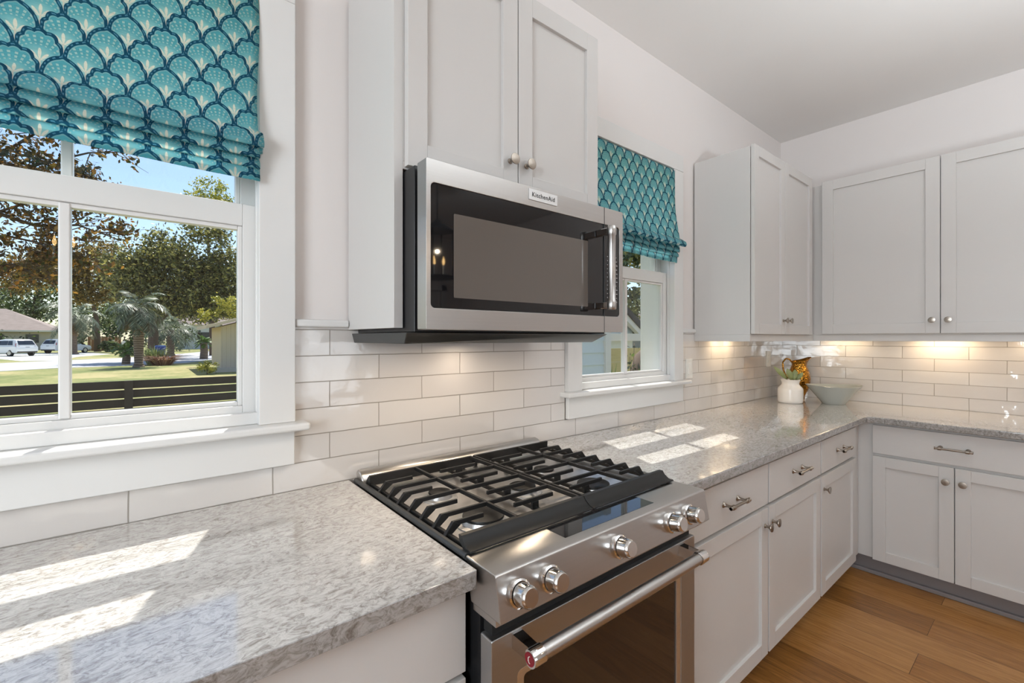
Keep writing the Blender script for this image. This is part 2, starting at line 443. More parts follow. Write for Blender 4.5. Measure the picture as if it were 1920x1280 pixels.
def window(idx, I0, I1, xm):
    root = empty('window_%d' % idx, ((I0 + I1) / 2, 0.0, 1.1), kind='structure')
    O0, O1 = I0 - 0.092, I1 + 0.092; ZT = 2.30
    c = MB()
    c.box(O0, I0, -0.02, 0.012, 1.115, ZT); c.box(I1, O1, -0.02, 0.012, 1.115, ZT); c.box(O0, O1, -0.021, 0.012, ZT, ZT + 0.092)
    c.build('casing', m_trim, root, bevel=0.0025)
    MB().box(O0 - 0.032, O1 + 0.032, -0.058, 0.045, 1.093, 1.115).build('stool', m_trim, root, bevel=0.008, seg=3)
    MB().box(O0 + 0.002, O1 - 0.002, -0.021, 0.0, 0.9945, 1.093).build('apron', m_trim, root, bevel=0.003)
    j = MB(); J0, J1 = I0 - 0.007, I1 + 0.007
    j.box(J0 - 0.019, J0, -0.0, 0.19, 1.115, ZT + 0.02); j.box(J1, J1 + 0.019, -0.0, 0.19, 1.115, ZT + 0.02)
    j.box(J0, J1, 0.0, 0.19, ZT, ZT + 0.02)
    j.box(J0, J1, 0.045, 0.20, 1.085, 1.112)
    j.build('jamb', m_trim, root, bevel=0.0015)
    s = MB()
    s.box(J0, J1, 0.006, 0.029, 1.115, 1.147)
    s.box(J0, J0 + 0.009, 0.012, 0.029, 1.147, ZT); s.box(J1 - 0.009, J1, 0.012, 0.029, 1.147, ZT)
    s.build('stop', m_trim, root, bevel=0.003)
    def sash(name, z0, z1, rb, rt, y0, y1):
        a0, a1 = J0 + 0.001, J1 - 0.001; st = 0.037
        f = MB()
        f.box(a0, a0 + st, y0, y1, z0, z1); f.box(a1 - st, a1, y0, y1, z0, z1)
        f.box(a0 + st, a1 - st, y0, y1, z0, z0 + rb); f.box(a0 + st, a1 - st, y0, y1, z1 - rt, z1)
        g = (y0 + y1) / 2
        bd = 0.011     # glazing bead, set back from the face
        G0, G1, H0, H1 = a0 + st, a1 - st, z0 + rb, z1 - rt
        for (p, q, r_, t) in ((G0, G0 + bd, H0, H1), (G1 - bd, G1, H0, H1), (G0 + bd, G1 - bd, H0, H0 + bd), (G0 + bd, G1 - bd, H1 - bd, H1)):
            f.box(p, q, y0 + 0.007, y1 - 0.004, r_, t)
        o = f.build(name, m_trim, root, bevel=0.002)
        mm = MB(); mm.box(xm - 0.0105, xm + 0.0105, y0 + 0.004, y1 - 0.004, H0 + 0.001, H1 - 0.001)
        mm.build('muntin', m_trim, o, bevel=0.004, seg=2)
        mm = MB(); mm.box(G0 + 0.002, G1 - 0.002, g - 0.0015, g + 0.0015, H0 + 0.002, H1 - 0.002); mm.build('glass', m_glass, o)
        return o
    sash('lower_sash', 1.126, 1.722, 0.040, 0.060, 0.031, 0.067)
    sash('upper_sash', 1.662, ZT - 0.001, 0.050, 0.050, 0.071, 0.107)
    e = MB()
    e.box(J0 - 0.12, J0 - 0.004, 0.1905, 0.212, 1.06, ZT + 0.14); e.box(J1 + 0.004, J1 + 0.12, 0.1905, 0.212, 1.06, ZT + 0.14); e.box(J0 - 0.003, J1 + 0.003, 0.1905, 0.212, ZT + 0.004, ZT + 0.14)
    e.build('exterior_casing', m_trim, root)
    return root
window(1, -0.525, 0.235, -0.147)
window(2, 1.529, 2.289, 1.925)

# window-like frames added around the fill lamps, and the door seen only in reflections
w3 = empty('window_3', (-2.2, -1.88, 1.7), kind='structure'); f = MB()
for y in (-2.58, -1.18): f.box(-2.2, -2.09, y - 0.05, y + 0.05, 0.82, 2.58)
for z in (0.87, 2.53): f.box(-2.2, -2.09, -2.53, -1.23, z - 0.05, z + 0.05)
f.box(-2.11, -2.09, -1.90, -1.86, 0.92, 2.48)
f.build('window_frame', m_trim, w3)
w4 = empty('window_4', (1.75, -5.5, 1.5), kind='structure'); f = MB()
for x in (1.0, 2.5): f.box(x - 0.05, x + 0.05, -5.5, -5.39, 0.42, 2.58)
for z in (0.47, 2.53): f.box(1.05, 2.45, -5.5, -5.39, z - 0.05, z + 0.05)
for x in (1.75,): f.box(x - 0.03, x + 0.03, -5.41, -5.39, 0.52, 2.48)
f.build('window_frame', m_trim, w4)
d1 = empty('door_1', (3.0, -5.5, 0), kind='structure'); f = MB()
f.box(2.62, 3.44, -5.5, -5.46, 0.01, 2.06)
for (a, b_) in ((2.70, 3.0), (3.06, 3.36)):
    for (c0, c1) in ((0.2, 0.9), (1.05, 1.95)): f.box(a, b_, -5.46, -5.452, c0, c1)
f.build('door_leaf', m_trim, d1, bevel=0.004)
f = MB(); f.box(2.52, 2.61, -5.5, -5.44, 0, 2.16); f.box(3.45, 3.54, -5.5, -5.44, 0, 2.16); f.box(2.52, 3.54, -5.5, -5.44, 2.07, 2.16)
f.build('casing', m_trim, d1)

# ------------------------------------------------------------------ roman shades
def shade(I0, I1, label, bulge, seed):
    rng = random.Random(seed)
    root = empty('roman_shade', ((I0 + I1) / 2, -0.02, 2.29), label, 'blind', 'scale print roman shades')
    a0, a1 = I0 + 0.004, I1 - 0.004
    zb = 1.776
    prof = [(-0.012, 2.296), (-0.020, 2.285)]
    for k in range(1, 9):                                   # main drop with a soft belly above the first fold
        t = k / 8; z = 2.285 - t * (2.285 - 1.905)
        prof.append((-0.020 - 0.012 * t - bulge * 0.6 * max(0, t - 0.45) ** 1.5, z))
    y0 = prof[-1][0]
    prof += [(y0 - bulge * 0.35, 1.885), (y0 - bulge * 0.42, 1.868), (y0 - bulge * 0.30, 1.860), (-0.036, 1.875), (-0.030, 1.892)]
    for (zl, yl, zu) in ((1.832, -0.050, 1.862), (1.806, -0.043, 1.840)):
        prof += [(yl + 0.012, zl + 0.030), (yl, zl + 0.012), (yl, zl + 0.003), (yl + 0.004, zl), (yl + 0.016, zl + 0.012), (yl + 0.020, zu)]
    prof += [(-0.030, 1.822), (-0.034, 1.80), (-0.034, zb + 0.002), (-0.032, zb), (-0.029, zb + 0.002), (-0.029, 1.80)]
    # smooth the profile by sampling
    pts = []
    for i in range(len(prof) - 1):
        for k in range(3):
            t = k / 3; pts.append((prof[i][0] * (1 - t) + prof[i + 1][0] * t, prof[i][1] * (1 - t) + prof[i + 1][1] * t))
    pts.append(prof[-1])
    L = [0]
    for i in range(1, len(pts)): L.append(L[-1] + math.hypot(pts[i][0] - pts[i - 1][0], pts[i][1] - pts[i - 1][1]))
    nx = 40; vs, fs, uvs = [], [], []
    ph = [rng.uniform(0, 6.28) for _ in range(6)]
    for i, (y, z) in enumerate(pts):
        t = min(1, max(0, (2.285 - z) / 0.5))
        for k in range(nx + 1):
            s = k / nx; x = a0 + (a1 - a0) * s
            e = (s - 0.5) * 2
            wav = 0.0035 * t * (math.sin(9 * s + ph[0]) + 0.6 * math.sin(17 * s + ph[1] + 5 * z))
            side = 0.004 * math.sin(14 * z + ph[2]) * e ** 5 + (bulge * 0.25 * e ** 7 if 1.85 < z < 1.90 else 0.0)
            vs.append((x + side, y + wav - 0.004 * t * (1 - e * e), z - 0.004 * t * math.sin(3.1 * s + ph[3])))
            uvs.append((x, -L[i]))
    for i in range(len(pts) - 1):
        for k in range(nx):
            fs.append((i * (nx + 1) + k, i * (nx + 1) + k + 1, (i + 1) * (nx + 1) + k + 1, (i + 1) * (nx + 1) + k))
    m = MB().add(vs, fs); o = m.build('cloth', m_fabric, root, smooth='all', recalc=False)
    uvl = o.data.uv_layers.new(name='UVMap')
    for lp in o.data.loops: uvl.data[lp.index].uv = uvs[lp.vertex_index]
    md = o.modifiers.new('thick', 'SOLIDIFY'); md.thickness = 0.0012
    MB().box(a0, a1, -0.011, 0.009, 2.268, 2.298).build('headrail', m_trim, root)
    return root
shade(-0.525, 0.235, 'teal scale print roman shade over the larger window at the left', 0.040, 3)
shade(1.529, 2.289, 'teal scale print roman shade on the window beside the microwave', 0.075, 8)

# ------------------------------------------------------------------ cabinets
def pbox(mb, face, a0, a1, z0, z1, p, d):
    """box on a cabinet front; p = front plane, d = depth behind it; face '-y' (a is x) or '-x' (a is y)"""
    if face == '-y': mb.box(a0, a1, p, p + d, z0, z1)
    else: mb.box(p, p + d, a0, a1, z0, z1)
def shaker(face, p, a0, a1, z0, z1, parent, st=0.057, rt=0.057, rb=0.057):
    a0, a1 = min(a0, a1), max(a0, a1); m = MB()
    pbox(m, face, a0, a0 + st, z0, z1, p, 0.02); pbox(m, face, a1 - st, a1, z0, z1, p, 0.02)
    pbox(m, face, a0 + st, a1 - st, z0, z0 + rb, p, 0.02); pbox(m, face, a0 + st, a1 - st, z1 - rt, z1, p, 0.02)
    pbox(m, face, a0 + st - 0.004, a1 - st + 0.004, z0 + rb - 0.004, z1 - rt + 0.004, p + 0.0115, 0.006)
    return m.build('door', m_cab, parent, bevel=0.0013)
def slab(face, p, a0, a1, z0, z1, parent):
    m = MB(); pbox(m, face, min(a0, a1), max(a0, a1), z0, z1, p, 0.02)
    return m.build('drawer', m_cab, parent, bevel=0.0016)
def knob(face, p, a, z, parent):
    prof = [(0.0085, 0.0), (0.0085, 0.002), (0.0055, 0.0045), (0.0048, 0.012), (0.0075, 0.017), (0.0145, 0.0225), (0.0165, 0.026), (0.0160, 0.0275), (0.010, 0.0285), (0.0, 0.0288)]
    o = (a, p, z) if face == '-y' else (p, a, z)
    return MB().lathe(prof, o, (0, -1, 0) if face == '-y' else (-1, 0, 0), 24, cap=False).build('knob', m_nickel, parent, smooth=True)
def pull(face, p, a, z, parent, L=0.142, gap=0.102):
    m = MB(); out = 0.034
    def P(t, d, zz=0.0): return (a + t, p - d, z + zz) if face == '-y' else (p - d, a + t, z + zz)
    n = (0, -1, 0) if face == '-y' else (-1, 0, 0); al = (1, 0, 0) if face == '-y' else (0, 1, 0)
    for s in (-1, 1):
        m.lathe([(0.0105, 0), (0.0105, 0.002), (0.0075, 0.005), (0.0062, 0.008), (0.0048, 0.012), (0.0048, out)], P(s * gap / 2, 0), n, 16)
        m.lathe([(0.0066, 0), (0.0085, 0.002), (0.0085, 0.014), (0.0066, 0.016)], P(s * gap / 2 - 0.008, out), al, 16)
        m.lathe([(0.0055, 0), (0.0070, 0.002), (0.0070, 0.004)], P(s * L / 2 - (0.004 if s > 0 else 0), out), al, 16)
    m.tube([P(-L / 2, out), P(L / 2, out)], 0.0052, 14)
    return m.build('handle', m_nickel, parent, smooth=True)

# upper cabinet around the microwave
c = empty('wall_cabinet', (0.872, -0.17, 1.785), 'pale grey two-door wall cabinet right above the stainless microwave', 'cabinet')
m = MB(); m.box(0.483, 0.508, -0.33, -0.0, 1.378, 2.40); m.box(1.238, 1.262, -0.33, -0.0, 1.378, 2.40)
m.box(0.508, 1.238, -0.33, -0.0, 1.786, 1.806); m.box(0.508, 0.56, -0.33, -0.31, 1.806, 2.382); m.box(1.19, 1.238, -0.33, -0.31, 1.806, 2.382); m.box(0.508, 1.238, -0.33, -0.0, 2.382, 2.40); m.box(0.508, 1.238, -0.012, 0.0, 1.806, 2.382)
m.build('carcass', m_cab, c, bevel=0.0012)
d = shaker('-y', -0.352, 0.511, 0.8725, 1.79, 2.412, c, 0.056, 0.06, 0.064); knob('-y', -0.352, 0.842, 1.881, d)
d = shaker('-y', -0.352, 0.8765, 1.242, 1.79, 2.412, c, 0.056, 0.06, 0.064); knob('-y', -0.352, 0.907, 1.881, d)
# upper cabinet on the window wall, next to the corner
c = empty('wall_cabinet', (3.0, -0.16, 1.335), 'pale grey wall cabinet with two narrow doors, between the far window and the corner', 'cabinet')
m = MB(); m.box(2.537, 3.488, -0.318, -0.0, 1.374, 2.395); m.box(2.5372, 2.553, -0.318, -0.0, 1.335, 1.374)
m.build('carcass', m_cab, c, bevel=0.0012)
m = MB(); m.box(2.5535, 3.51, -0.3175, -0.300, 1.335, 1.3735); m.build('light_rail', m_cab, c, bevel=0.0012)
d = shaker('-y', -0.341, 2.543, 2.962, 1.376, 2.405, c); knob('-y', -0.341, 2.93, 1.457, d)
d = shaker('-y', -0.341, 2.965, 3.418, 1.376, 2.405, c); knob('-y', -0.341, 2.998, 1.457, d)
# upper cabinet on the right wall
c = empty('wall_cabinet', (3.67, -0.78, 1.335), 'pale grey wall cabinet with two wide doors on the right wall above the bowl', 'cabinet')
m = MB(); m.box(3.512, RX, -1.56, -0.0, 1.374, 2.378); m.build('carcass', m_cab, c, bevel=0.0012)
m = MB(); m.box(3.512, 3.530, -1.56, -0.298, 1.335, 1.3735); m.build('light_rail', m_cab, c, bevel=0.0012)
d = shaker('-x', 3.491, -0.373, -0.9475, 1.381, 2.39, c, 0.062, 0.062, 0.062); knob('-x', 3.491, -0.916, 1.457, d)
d = shaker('-x', 3.491, -0.9515, -1.526, 1.381, 2.39, c, 0.062, 0.062, 0.062); knob('-x', 3.491, -0.983, 1.457, d)

# base cabinets
BASE = [
    (1.262, 1.903, 1.270, 1.897, 1.868, 'grey base cabinet with one drawer and door, right beside the range'),
    (1.905, 2.505, 1.911, 2.496, 1.940, 'middle grey base cabinet of the window wall, between range and corner'),
    (2.507, 3.205, 2.514, 3.072, 2.545, 'grey base cabinet in the corner, its door next to the right wall run')]
for (x0, x1, d0, d1_, kx, lab) in BASE:
    c = empty('base_cabinet', ((x0 + x1) / 2, -0.33, 0), lab, 'cabinet')
    m = MB(); m.box(x0, x1, -0.638, -0.002, 0.105, 0.878); m.build('carcass', m_cab, c, bevel=0.001)
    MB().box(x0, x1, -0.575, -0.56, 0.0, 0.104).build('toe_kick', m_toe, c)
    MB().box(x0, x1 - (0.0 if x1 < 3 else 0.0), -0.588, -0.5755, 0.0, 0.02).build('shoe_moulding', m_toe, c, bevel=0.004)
    w_ = slab('-y', -0.66, d0, d1_, 0.702, 0.858, c); pull('-y', -0.66, (d0 + d1_) / 2, 0.782, w_)
    d = shaker('-y', -0.66, d0, d1_, 0.112, 0.686, c); knob('-y', -0.66, kx, 0.622, d)
c = empty('base_cabinet', (3.53, -1.1, 0), 'grey base cabinet on the right wall, one wide drawer over two doors', 'cabinet')
m = MB(); m.box(3.208, RX - 0.002, -1.56, -0.002, 0.105, 0.878); m.build('carcass', m_cab, c, bevel=0.001)
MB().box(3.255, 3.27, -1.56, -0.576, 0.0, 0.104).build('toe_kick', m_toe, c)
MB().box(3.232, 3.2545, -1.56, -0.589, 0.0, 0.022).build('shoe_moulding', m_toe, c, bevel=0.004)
w_ = slab('-x', 3.187, -0.708, -1.372, 0.706, 0.864, c); pull('-x', 3.187, -1.04, 0.787, w_)
d = shaker('-x', 3.187, -0.708, -1.039, 0.104, 0.69, c); knob('-x', 3.187, -1.010, 0.617, d)
d = shaker('-x', 3.187, -1.043, -1.372, 0.104, 0.69, c); knob('-x', 3.187, -1.073, 0.617, d)
# left run
for (x0, x1, lab) in ((-0.112, 0.486, 'plain grey drawer cabinet under the counter left of the range'), (-0.72, -0.116, 'grey drawer cabinet at the far left end of the counter under the window')):
    c = empty('base_cabinet', ((x0 + x1) / 2, -0.33, 0), lab, 'cabinet')
    MB().box(x0, x1, -0.638, -0.002, 0.105, 0.878).build('carcass', m_cab, c, bevel=0.001)
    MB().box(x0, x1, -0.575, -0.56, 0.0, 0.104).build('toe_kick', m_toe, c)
    slab('-y', -0.66, x0 + 0.006, x1 - 0.002, 0.70, 0.872, c)
    slab('-y', -0.66, x0 + 0.006, x1 - 0.002, 0.41, 0.688, c); slab('-y', -0.66, x0 + 0.006, x1 - 0.002, 0.112, 0.398, c)

# countertops
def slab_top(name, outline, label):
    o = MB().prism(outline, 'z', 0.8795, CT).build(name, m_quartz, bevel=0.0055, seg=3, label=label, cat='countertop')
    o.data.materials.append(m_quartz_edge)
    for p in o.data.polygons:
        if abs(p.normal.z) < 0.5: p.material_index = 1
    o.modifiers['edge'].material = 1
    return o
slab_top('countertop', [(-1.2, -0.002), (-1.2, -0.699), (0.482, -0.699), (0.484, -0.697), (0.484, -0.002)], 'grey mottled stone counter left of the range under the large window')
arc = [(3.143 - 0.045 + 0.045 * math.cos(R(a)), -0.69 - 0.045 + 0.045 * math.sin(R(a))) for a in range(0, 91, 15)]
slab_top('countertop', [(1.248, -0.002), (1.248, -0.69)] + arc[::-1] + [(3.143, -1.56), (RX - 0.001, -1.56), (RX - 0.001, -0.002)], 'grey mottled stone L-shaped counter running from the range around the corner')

# wall plates
o = empty('wall_outlet', (3.59, 0.0, 1.2), 'white duplex power outlet on the tiles behind the brass pitcher', 'outlet')
MB().box(3.555, 3.625, -0.006, -0.0005, 1.1425, 1.2575).build('cover_plate', m_white_plastic, o, bevel=0.002)
for z in (1.178, 1.222):
    MB().prism(rrect(3.574, 3.606, z - 0.0145, z + 0.0145, 0.008), 'y', -0.0085, -0.006).build('receptacle', m_white_plastic, o)
o = empty('wall_switch', (2.472, 0.0, 1.15), 'white rocker switch on the tiles at the end of the far window sill', 'switch')
MB().box(2.437, 2.507, -0.006, -0.0005, 1.117, 1.232).build('cover_plate', m_white_plastic, o, bevel=0.002)
MB().prism([(-0.010, 1.141), (-0.006, 1.141), (-0.006, 1.208), (-0.0075, 1.208)], 'x', 2.455, 2.489).build('rocker', m_white_plastic, o, bevel=0.001)

# lamps under the wall cabinets and the microwave
for (x, y) in ((2.78, -0.075), (2.93, -0.075)):
    light('under_cabinet_lamp', 'AREA', (x, y, 1.368), 0.5, (1.0, 0.76, 0.48), (0, 0, -1), shape='DISK', size=0.05)
for y, pw in ((-0.42, 0.6), (-0.92, 1.3), (-1.35, 0.6)):
    light('under_cabinet_lamp', 'AREA', (3.755, y, 1.368), pw, (1.0, 0.76, 0.48), (0, 0, -1), shape='RECTANGLE', size=0.05, size_y=0.22)
light('cooktop_lamp', 'AREA', (0.86, -0.10, 1.328), 0.30, (1.0, 0.84, 0.66), (0, 0.0, -1), shape='DISK', size=0.05)
light('cooktop_lamp', 'AREA', (1.05, -0.30, 1.328), 0.7, (1.0, 0.80, 0.58), (0, 0, -1), shape='DISK', size=0.06)
light('cooktop_lamp', 'AREA', (0.66, -0.30, 1.328), 1.3, (1.0, 0.80, 0.58), (0, 0, -1), shape='DISK', size=0.06)

# ------------------------------------------------------------------ microwave
def ring(mb, outer, inner, axis, a, b):
    n = len(outer)
    def P(p, t): return (t, p[0], p[1]) if axis == 'x' else (p[0], t, p[1]) if axis == 'y' else (p[0], p[1], t)
    vs = [P(p, a) for p in outer] + [P(p, a) for p in inner] + [P(p, b) for p in outer] + [P(p, b) for p in inner]
    fs = []
    for i in range(n):
        j = (i + 1) % n
        fs += [(i, j, n + j, n + i), (2*n + i, 3*n + i, 3*n + j, 2*n + j), (i, 2*n + i, 2*n + j, j), (n + i, n + j, 3*n + j, 3*n + i)]
    return mb.add(vs, fs)
mw = empty('microwave', (0.88, -0.2, 1.345), 'stainless steel over-the-range microwave mounted beneath the wall cabinet', 'microwave')
m = MB(); m.box(0.511, 1.236, -0.388, -0.006, 1.367, 1.779); m.build('body', m_black, mw, bevel=0.002)
m = MB(); m.hull8([(0.486, -0.395, 1.366), (1.243, -0.395, 1.366), (1.236, -0.02, 1.366), (0.486, -0.02, 1.366)][::-1],
                  [(0.49, -0.375, 1.338), (1.238, -0.33, 1.338), (1.236, -0.03, 1.338), (0.49, -0.03, 1.338)][::-1])
m.build('vent_base', m_darkgrey, mw, bevel=0.002)
m = MB(); ring(m, rrect(0.51, 1.255, 1.372, 1.779, 0.003), rrect(0.522, 1.237, 1.424, 1.7235, 0.012), 'y', -0.45, -0.405)
m.build('front_frame', m_steel, mw, bevel=0.0012)
MB().box(1.1572, 1.1588, -0.4508, -0.44, 1.372, 1.779).build('seam', m_darkgrey, mw)
MB().prism(rrect(0.5225, 1.1568, 1.4245, 1.723, 0.011), 'y', -0.4475, -0.41).build('door_glass', m_blackglass, mw)
MB().prism(rrect(1.159, 1.2365, 1.4245, 1.723, 0.008), 'y', -0.4475, -0.41).build('control_panel', m_blackglass, mw)
MB().prism(rrect(0.587, 1.08, 1.4515, 1.659, 0.003), 'y', -0.4482, -0.4477).build('viewing_window', m_mesh, mw)
rg = random.Random(2); m_leg = Mat('legend_grey', (0.55, 0.55, 0.55), 0.5).m
for k in range(12):
    z = 1.62 - k * 0.0135
    for x in (1.175, 1.218): MB().box(x, x + rg.choice((0.005, 0.008, 0.010)), -0.4482, -0.4477, z, z + 0.0022).build('button_mark', m_leg, mw)
m = MB()
m.lathe([(0.0120, 0), (0.0140, 0.003), (0.0140, 0.027), (0.0120, 0.030), (0.0120, 0.232), (0.0140, 0.235), (0.0140, 0.259), (0.0120, 0.262)], (1.127, -0.505, 1.441), (0, 0, 1), 20)
h = m.build('handle', m_steel, mw, smooth=True)
for z in (1.456, 1.688): MB().box(1.118, 1.136, -0.502, -0.4477, z - 0.011, z + 0.011).build('handle_bracket', m_chrome, h, bevel=0.003)
bg = MB().box(0.83, 0.941, -0.4522, -0.4501, 1.7415, 1.7725).build('badge', Mat('badge_white', lin((225, 226, 226)), 0.35, 0.2).m, mw, bevel=0.0006)
def lettering(txt, size, loc, rot, mat, parent, name, fit=None, off=0.0):
    cu = bpy.data.curves.new(name, 'FONT'); cu.body = txt; cu.size = size; cu.extrude = 0.0002; cu.offset = off
    cu.align_x = 'CENTER'; cu.align_y = 'CENTER'; cu.space_character = 1.12
    t = bpy.data.objects.new(name, cu); COL.objects.link(t)
    bpy.context.view_layer.update()
    dg = bpy.context.evaluated_depsgraph_get(); me = bpy.data.meshes.new_from_object(t.evaluated_get(dg)); bpy.data.objects.remove(t)
    sc = 1.0
    if fit: sx = max(v.co.x for v in me.vertices) - min(v.co.x for v in me.vertices); sc = fit / sx
    me.transform(Matrix.Translation(Vector(loc) - wloc(parent)) @ rot.to_4x4() @ Matrix.Scale(sc, 4))
    me.materials.clear(); me.materials.append(mat)
    o = bpy.data.objects.new(name, me); COL.objects.link(o); o.parent = parent; return o
lettering('KitchenAid', 0.016, (0.8855, -0.4526, 1.757), Matrix.Rotation(R(90), 3, 'X'), Mat('ink', (0.02, 0.02, 0.02), 0.5).m, bg, 'badge_lettering', 0.088, 0.00015)

# ------------------------------------------------------------------ range
X0, X1 = 0.488, 1.243
rng_ = empty('gas_range', (0.865, -0.36, 0), 'stainless steel slide-in gas range with black grates between the two counters', 'range')
m = MB(); m.box(0.501, 1.232, -0.684, -0.05, 0.03, 0.895); m.build('body', m_black, rng_)
m = MB(); m.box(0.498, 1.235, -0.66, -0.05, 0.895, 0.907); m.build('cooktop_pan', m_pan, rng_, bevel=0.002)
for (a, b_) in ((X0, X0 + 0.016), (X1 - 0.016, X1)):
    m = MB(); m.prism([(a, 0.9148), (b_, 0.9148), (b_, 0.919), (b_ - 0.004, 0.924), (a + 0.004, 0.924), (a, 0.920)], 'y', -0.648, -0.03)
    m.build('side_trim', m_darkgrey, rng_, bevel=0.001)
m = MB(); m.prism([(-0.018, 0.9148), (-0.018, 0.938), (-0.024, 0.947), (-0.036, 0.950), (-0.055, 0.945), (-0.068, 0.930), (-0.074, 0.907)], 'x', X0 + 0.012, X1 - 0.012)
m.build('rear_trim', m_steel, rng_, bevel=0.006, seg=3)
# front deck and knob panel
cp = MB().prism([(-0.650, 0.9075), (-0.650, 0.921), (-0.744, 0.921), (-0.7485, 0.9175), (-0.7635, 0.838), (-0.668, 0.838)], 'x', X0 + 0.002, X1 - 0.006)
cp = cp.build('control_panel', m_steel, rng_, bevel=0.002)
MB().box(X0 + 0.006, X1 - 0.012, -0.744, -0.67, 0.822, 0.8378).build('panel_lip', m_steel, rng_, bevel=0.001)
dp = MB().box(0.700, 1.030, -0.719, -0.6605, 0.9208, 0.9216).build('display', m_blackglass, rng_)
nrm = Vector((0, -0.9825, 0.186)).normalized(); up_ = Vector((0, 0.186, 0.9825))
m_facet = Mat('knob_steel', (0.66, 0.64, 0.62), 0.16, 1.0).m
for kx in (0.533, 0.613, 0.829, 1.041, 1.126):
    base = Vector((kx, -0.7565, 0.8795))
    k = MB().lathe([(0.0245, -0.001), (0.0258, 0.002), (0.0258, 0.011), (0.0225, 0.0135), (0.0205, 0.0125)], base, nrm, 36, cap=False).build('knob_bezel', m_chrome, rng_, smooth=True)
    g = MB()
    prof = [(0.0, 0.0125), (0.0190, 0.0125), (0.0205, 0.0145), (0.0200, 0.035), (0.0195, 0.0375), (0.0168, 0.0425), (0.0160, 0.0432), (0.0, 0.0432)]
    g.lathe(prof, base, nrm, 36, cap=False)
    g.build('knob_grip', m_facet, k, smooth=True, angle=25)
    q = MB(); top = base + up_ * 0.0196 + nrm * 0.026
    q.add([top + Vector((sx * 0.0022, 0, 0)) + nrm * sn * 0.006 + up_ * 0.0008 for sx, sn in ((-1, -1), (1, -1), (1, 1), (-1, 1))], [(0, 1, 2, 3)])
    q.build('pointer_mark', m_black, k)
# oven door
dr = empty('oven_door', (0.86, -0.705, 0.2), None, None); dr.parent = rng_; dr.location = Vector((0.86, -0.705, 0.2)) - rng_.location
DX0, DX1, DF = 0.497, 1.221, -0.727
m = MB(); ring(m, rrect(DX0, DX1, 0.19, 0.787, 0.004), rrect(0.560, 1.150, 0.255, 0.703, 0.012), 'y', DF, -0.69)
m.build('door_frame', m_doorsteel, dr, bevel=0.0025)
m = MB(); ring(m, rrect(0.5605, 1.1495, 0.2555, 0.7025, 0.012), rrect(0.578, 1.130, 0.272, 0.688, 0.008), 'y', DF + 0.002, -0.70)
m.build('glass_trim', m_pan, dr, bevel=0.001)
MB().prism(rrect(0.5785, 1.1295, 0.2725, 0.6875, 0.008), 'y', DF + 0.006, -0.70).build('window_glass', m_ovenglass, dr)
MB().box(DX0 + 0.01, DX1 - 0.01, -0.715, -0.688, 0.7875, 0.8215).build('door_gasket', m_gasket, rng_)
HY, HZ = -0.786, 0.7685
h = MB().tube([(0.562, HY, HZ), (1.138, HY, HZ)], 0.0142, 28).build('handle', m_steel, dr, smooth=True)
capm = [(0.0150, 0), (0.0168, 0.002), (0.0168, 0.026), (0.0158, 0.031), (0.0, 0.0312)]
for sx, x in ((-1, 0.570), (1, 1.130)):
    m = MB().lathe(capm, (x, HY, HZ), (sx, 0, 0), 28, cap=False)
    x0_, x1_ = (0.545, 0.566) if sx < 0 else (1.134, 1.155)
    m.hull8([(x0_, HY + 0.002, HZ - 0.013), (x1_, HY + 0.002, HZ - 0.013), (x1_, HY + 0.002, HZ + 0.013), (x0_, HY + 0.002, HZ + 0.013)],
            [(x0_ + 0.0, DF - 0.0005, HZ - 0.014), (x1_ + 0.004, DF - 0.0005, HZ - 0.014), (x1_ + 0.004, DF - 0.0005, HZ + 0.014), (x0_ + 0.0, DF - 0.0005, HZ + 0.014)])
    e = m.build('handle_end', m_chrome, dr, smooth=True)
    if sx < 0:
        q = MB().lathe([(0.0125, 0.0), (0.0122, 0.0008), (0.0, 0.0011)], (0.5388, HY, HZ), (-1, 0, 0), 28, cap=False)
        md = q.build('red_medallion', Mat('medallion_red', lin((122, 14, 30)), 0.25).m, e, smooth=True, label='small round red medallion')
        q = MB(); st = [( 0.0062 * math.cos(R(a)), 0.0062 * math.sin(R(a))) for a in range(-100, 101, 20)]
        q.tube([(0.5376, HY + p[0] * 0.6 - 0.0015, HZ + p[1]) for p in st], 0.0007, 6)
        q.tube([(0.5376, HY + 0.0025, HZ + t) for t in (-0.003, 0.003)], 0.0007, 6)
        q.build('medallion_mark', m_white_plastic, e)
# bottom drawer
MB().box(DX0, DX1, -0.725, -0.69, 0.04, 0.183).build('storage_drawer', m_steel, rng_, bevel=0.002)

# burners
for (bx, by, br) in ((0.632, -0.300, 0.030), (0.632, -0.510, 0.050), (0.845, -0.405, 0.038), (1.010, -0.320, 0.032), (1.022, -0.520, 0.047)):
    s = MB().lathe([(br + 0.020, 0.9068), (br + 0.019, 0.909), (br + 0.006, 0.911), (br + 0.002, 0.920), (br - 0.004, 0.921)], (bx, by, 0), (0, 0, 1), 36).build('burner_base', Mat('burner_alloy', (0.62, 0.62, 0.62), 0.35, 0.9).m if br == 0.030 else bpy.data.materials['burner_alloy'], rng_, smooth=True)
    MB().lathe([(br, 0.9212), (br + 0.001, 0.923), (br, 0.9265), (br - 0.006, 0.928), (0.0, 0.9285)], (bx, by, 0), (0, 0, 1), 36, cap=False).build('burner_cap', m_iron, s, smooth=True)

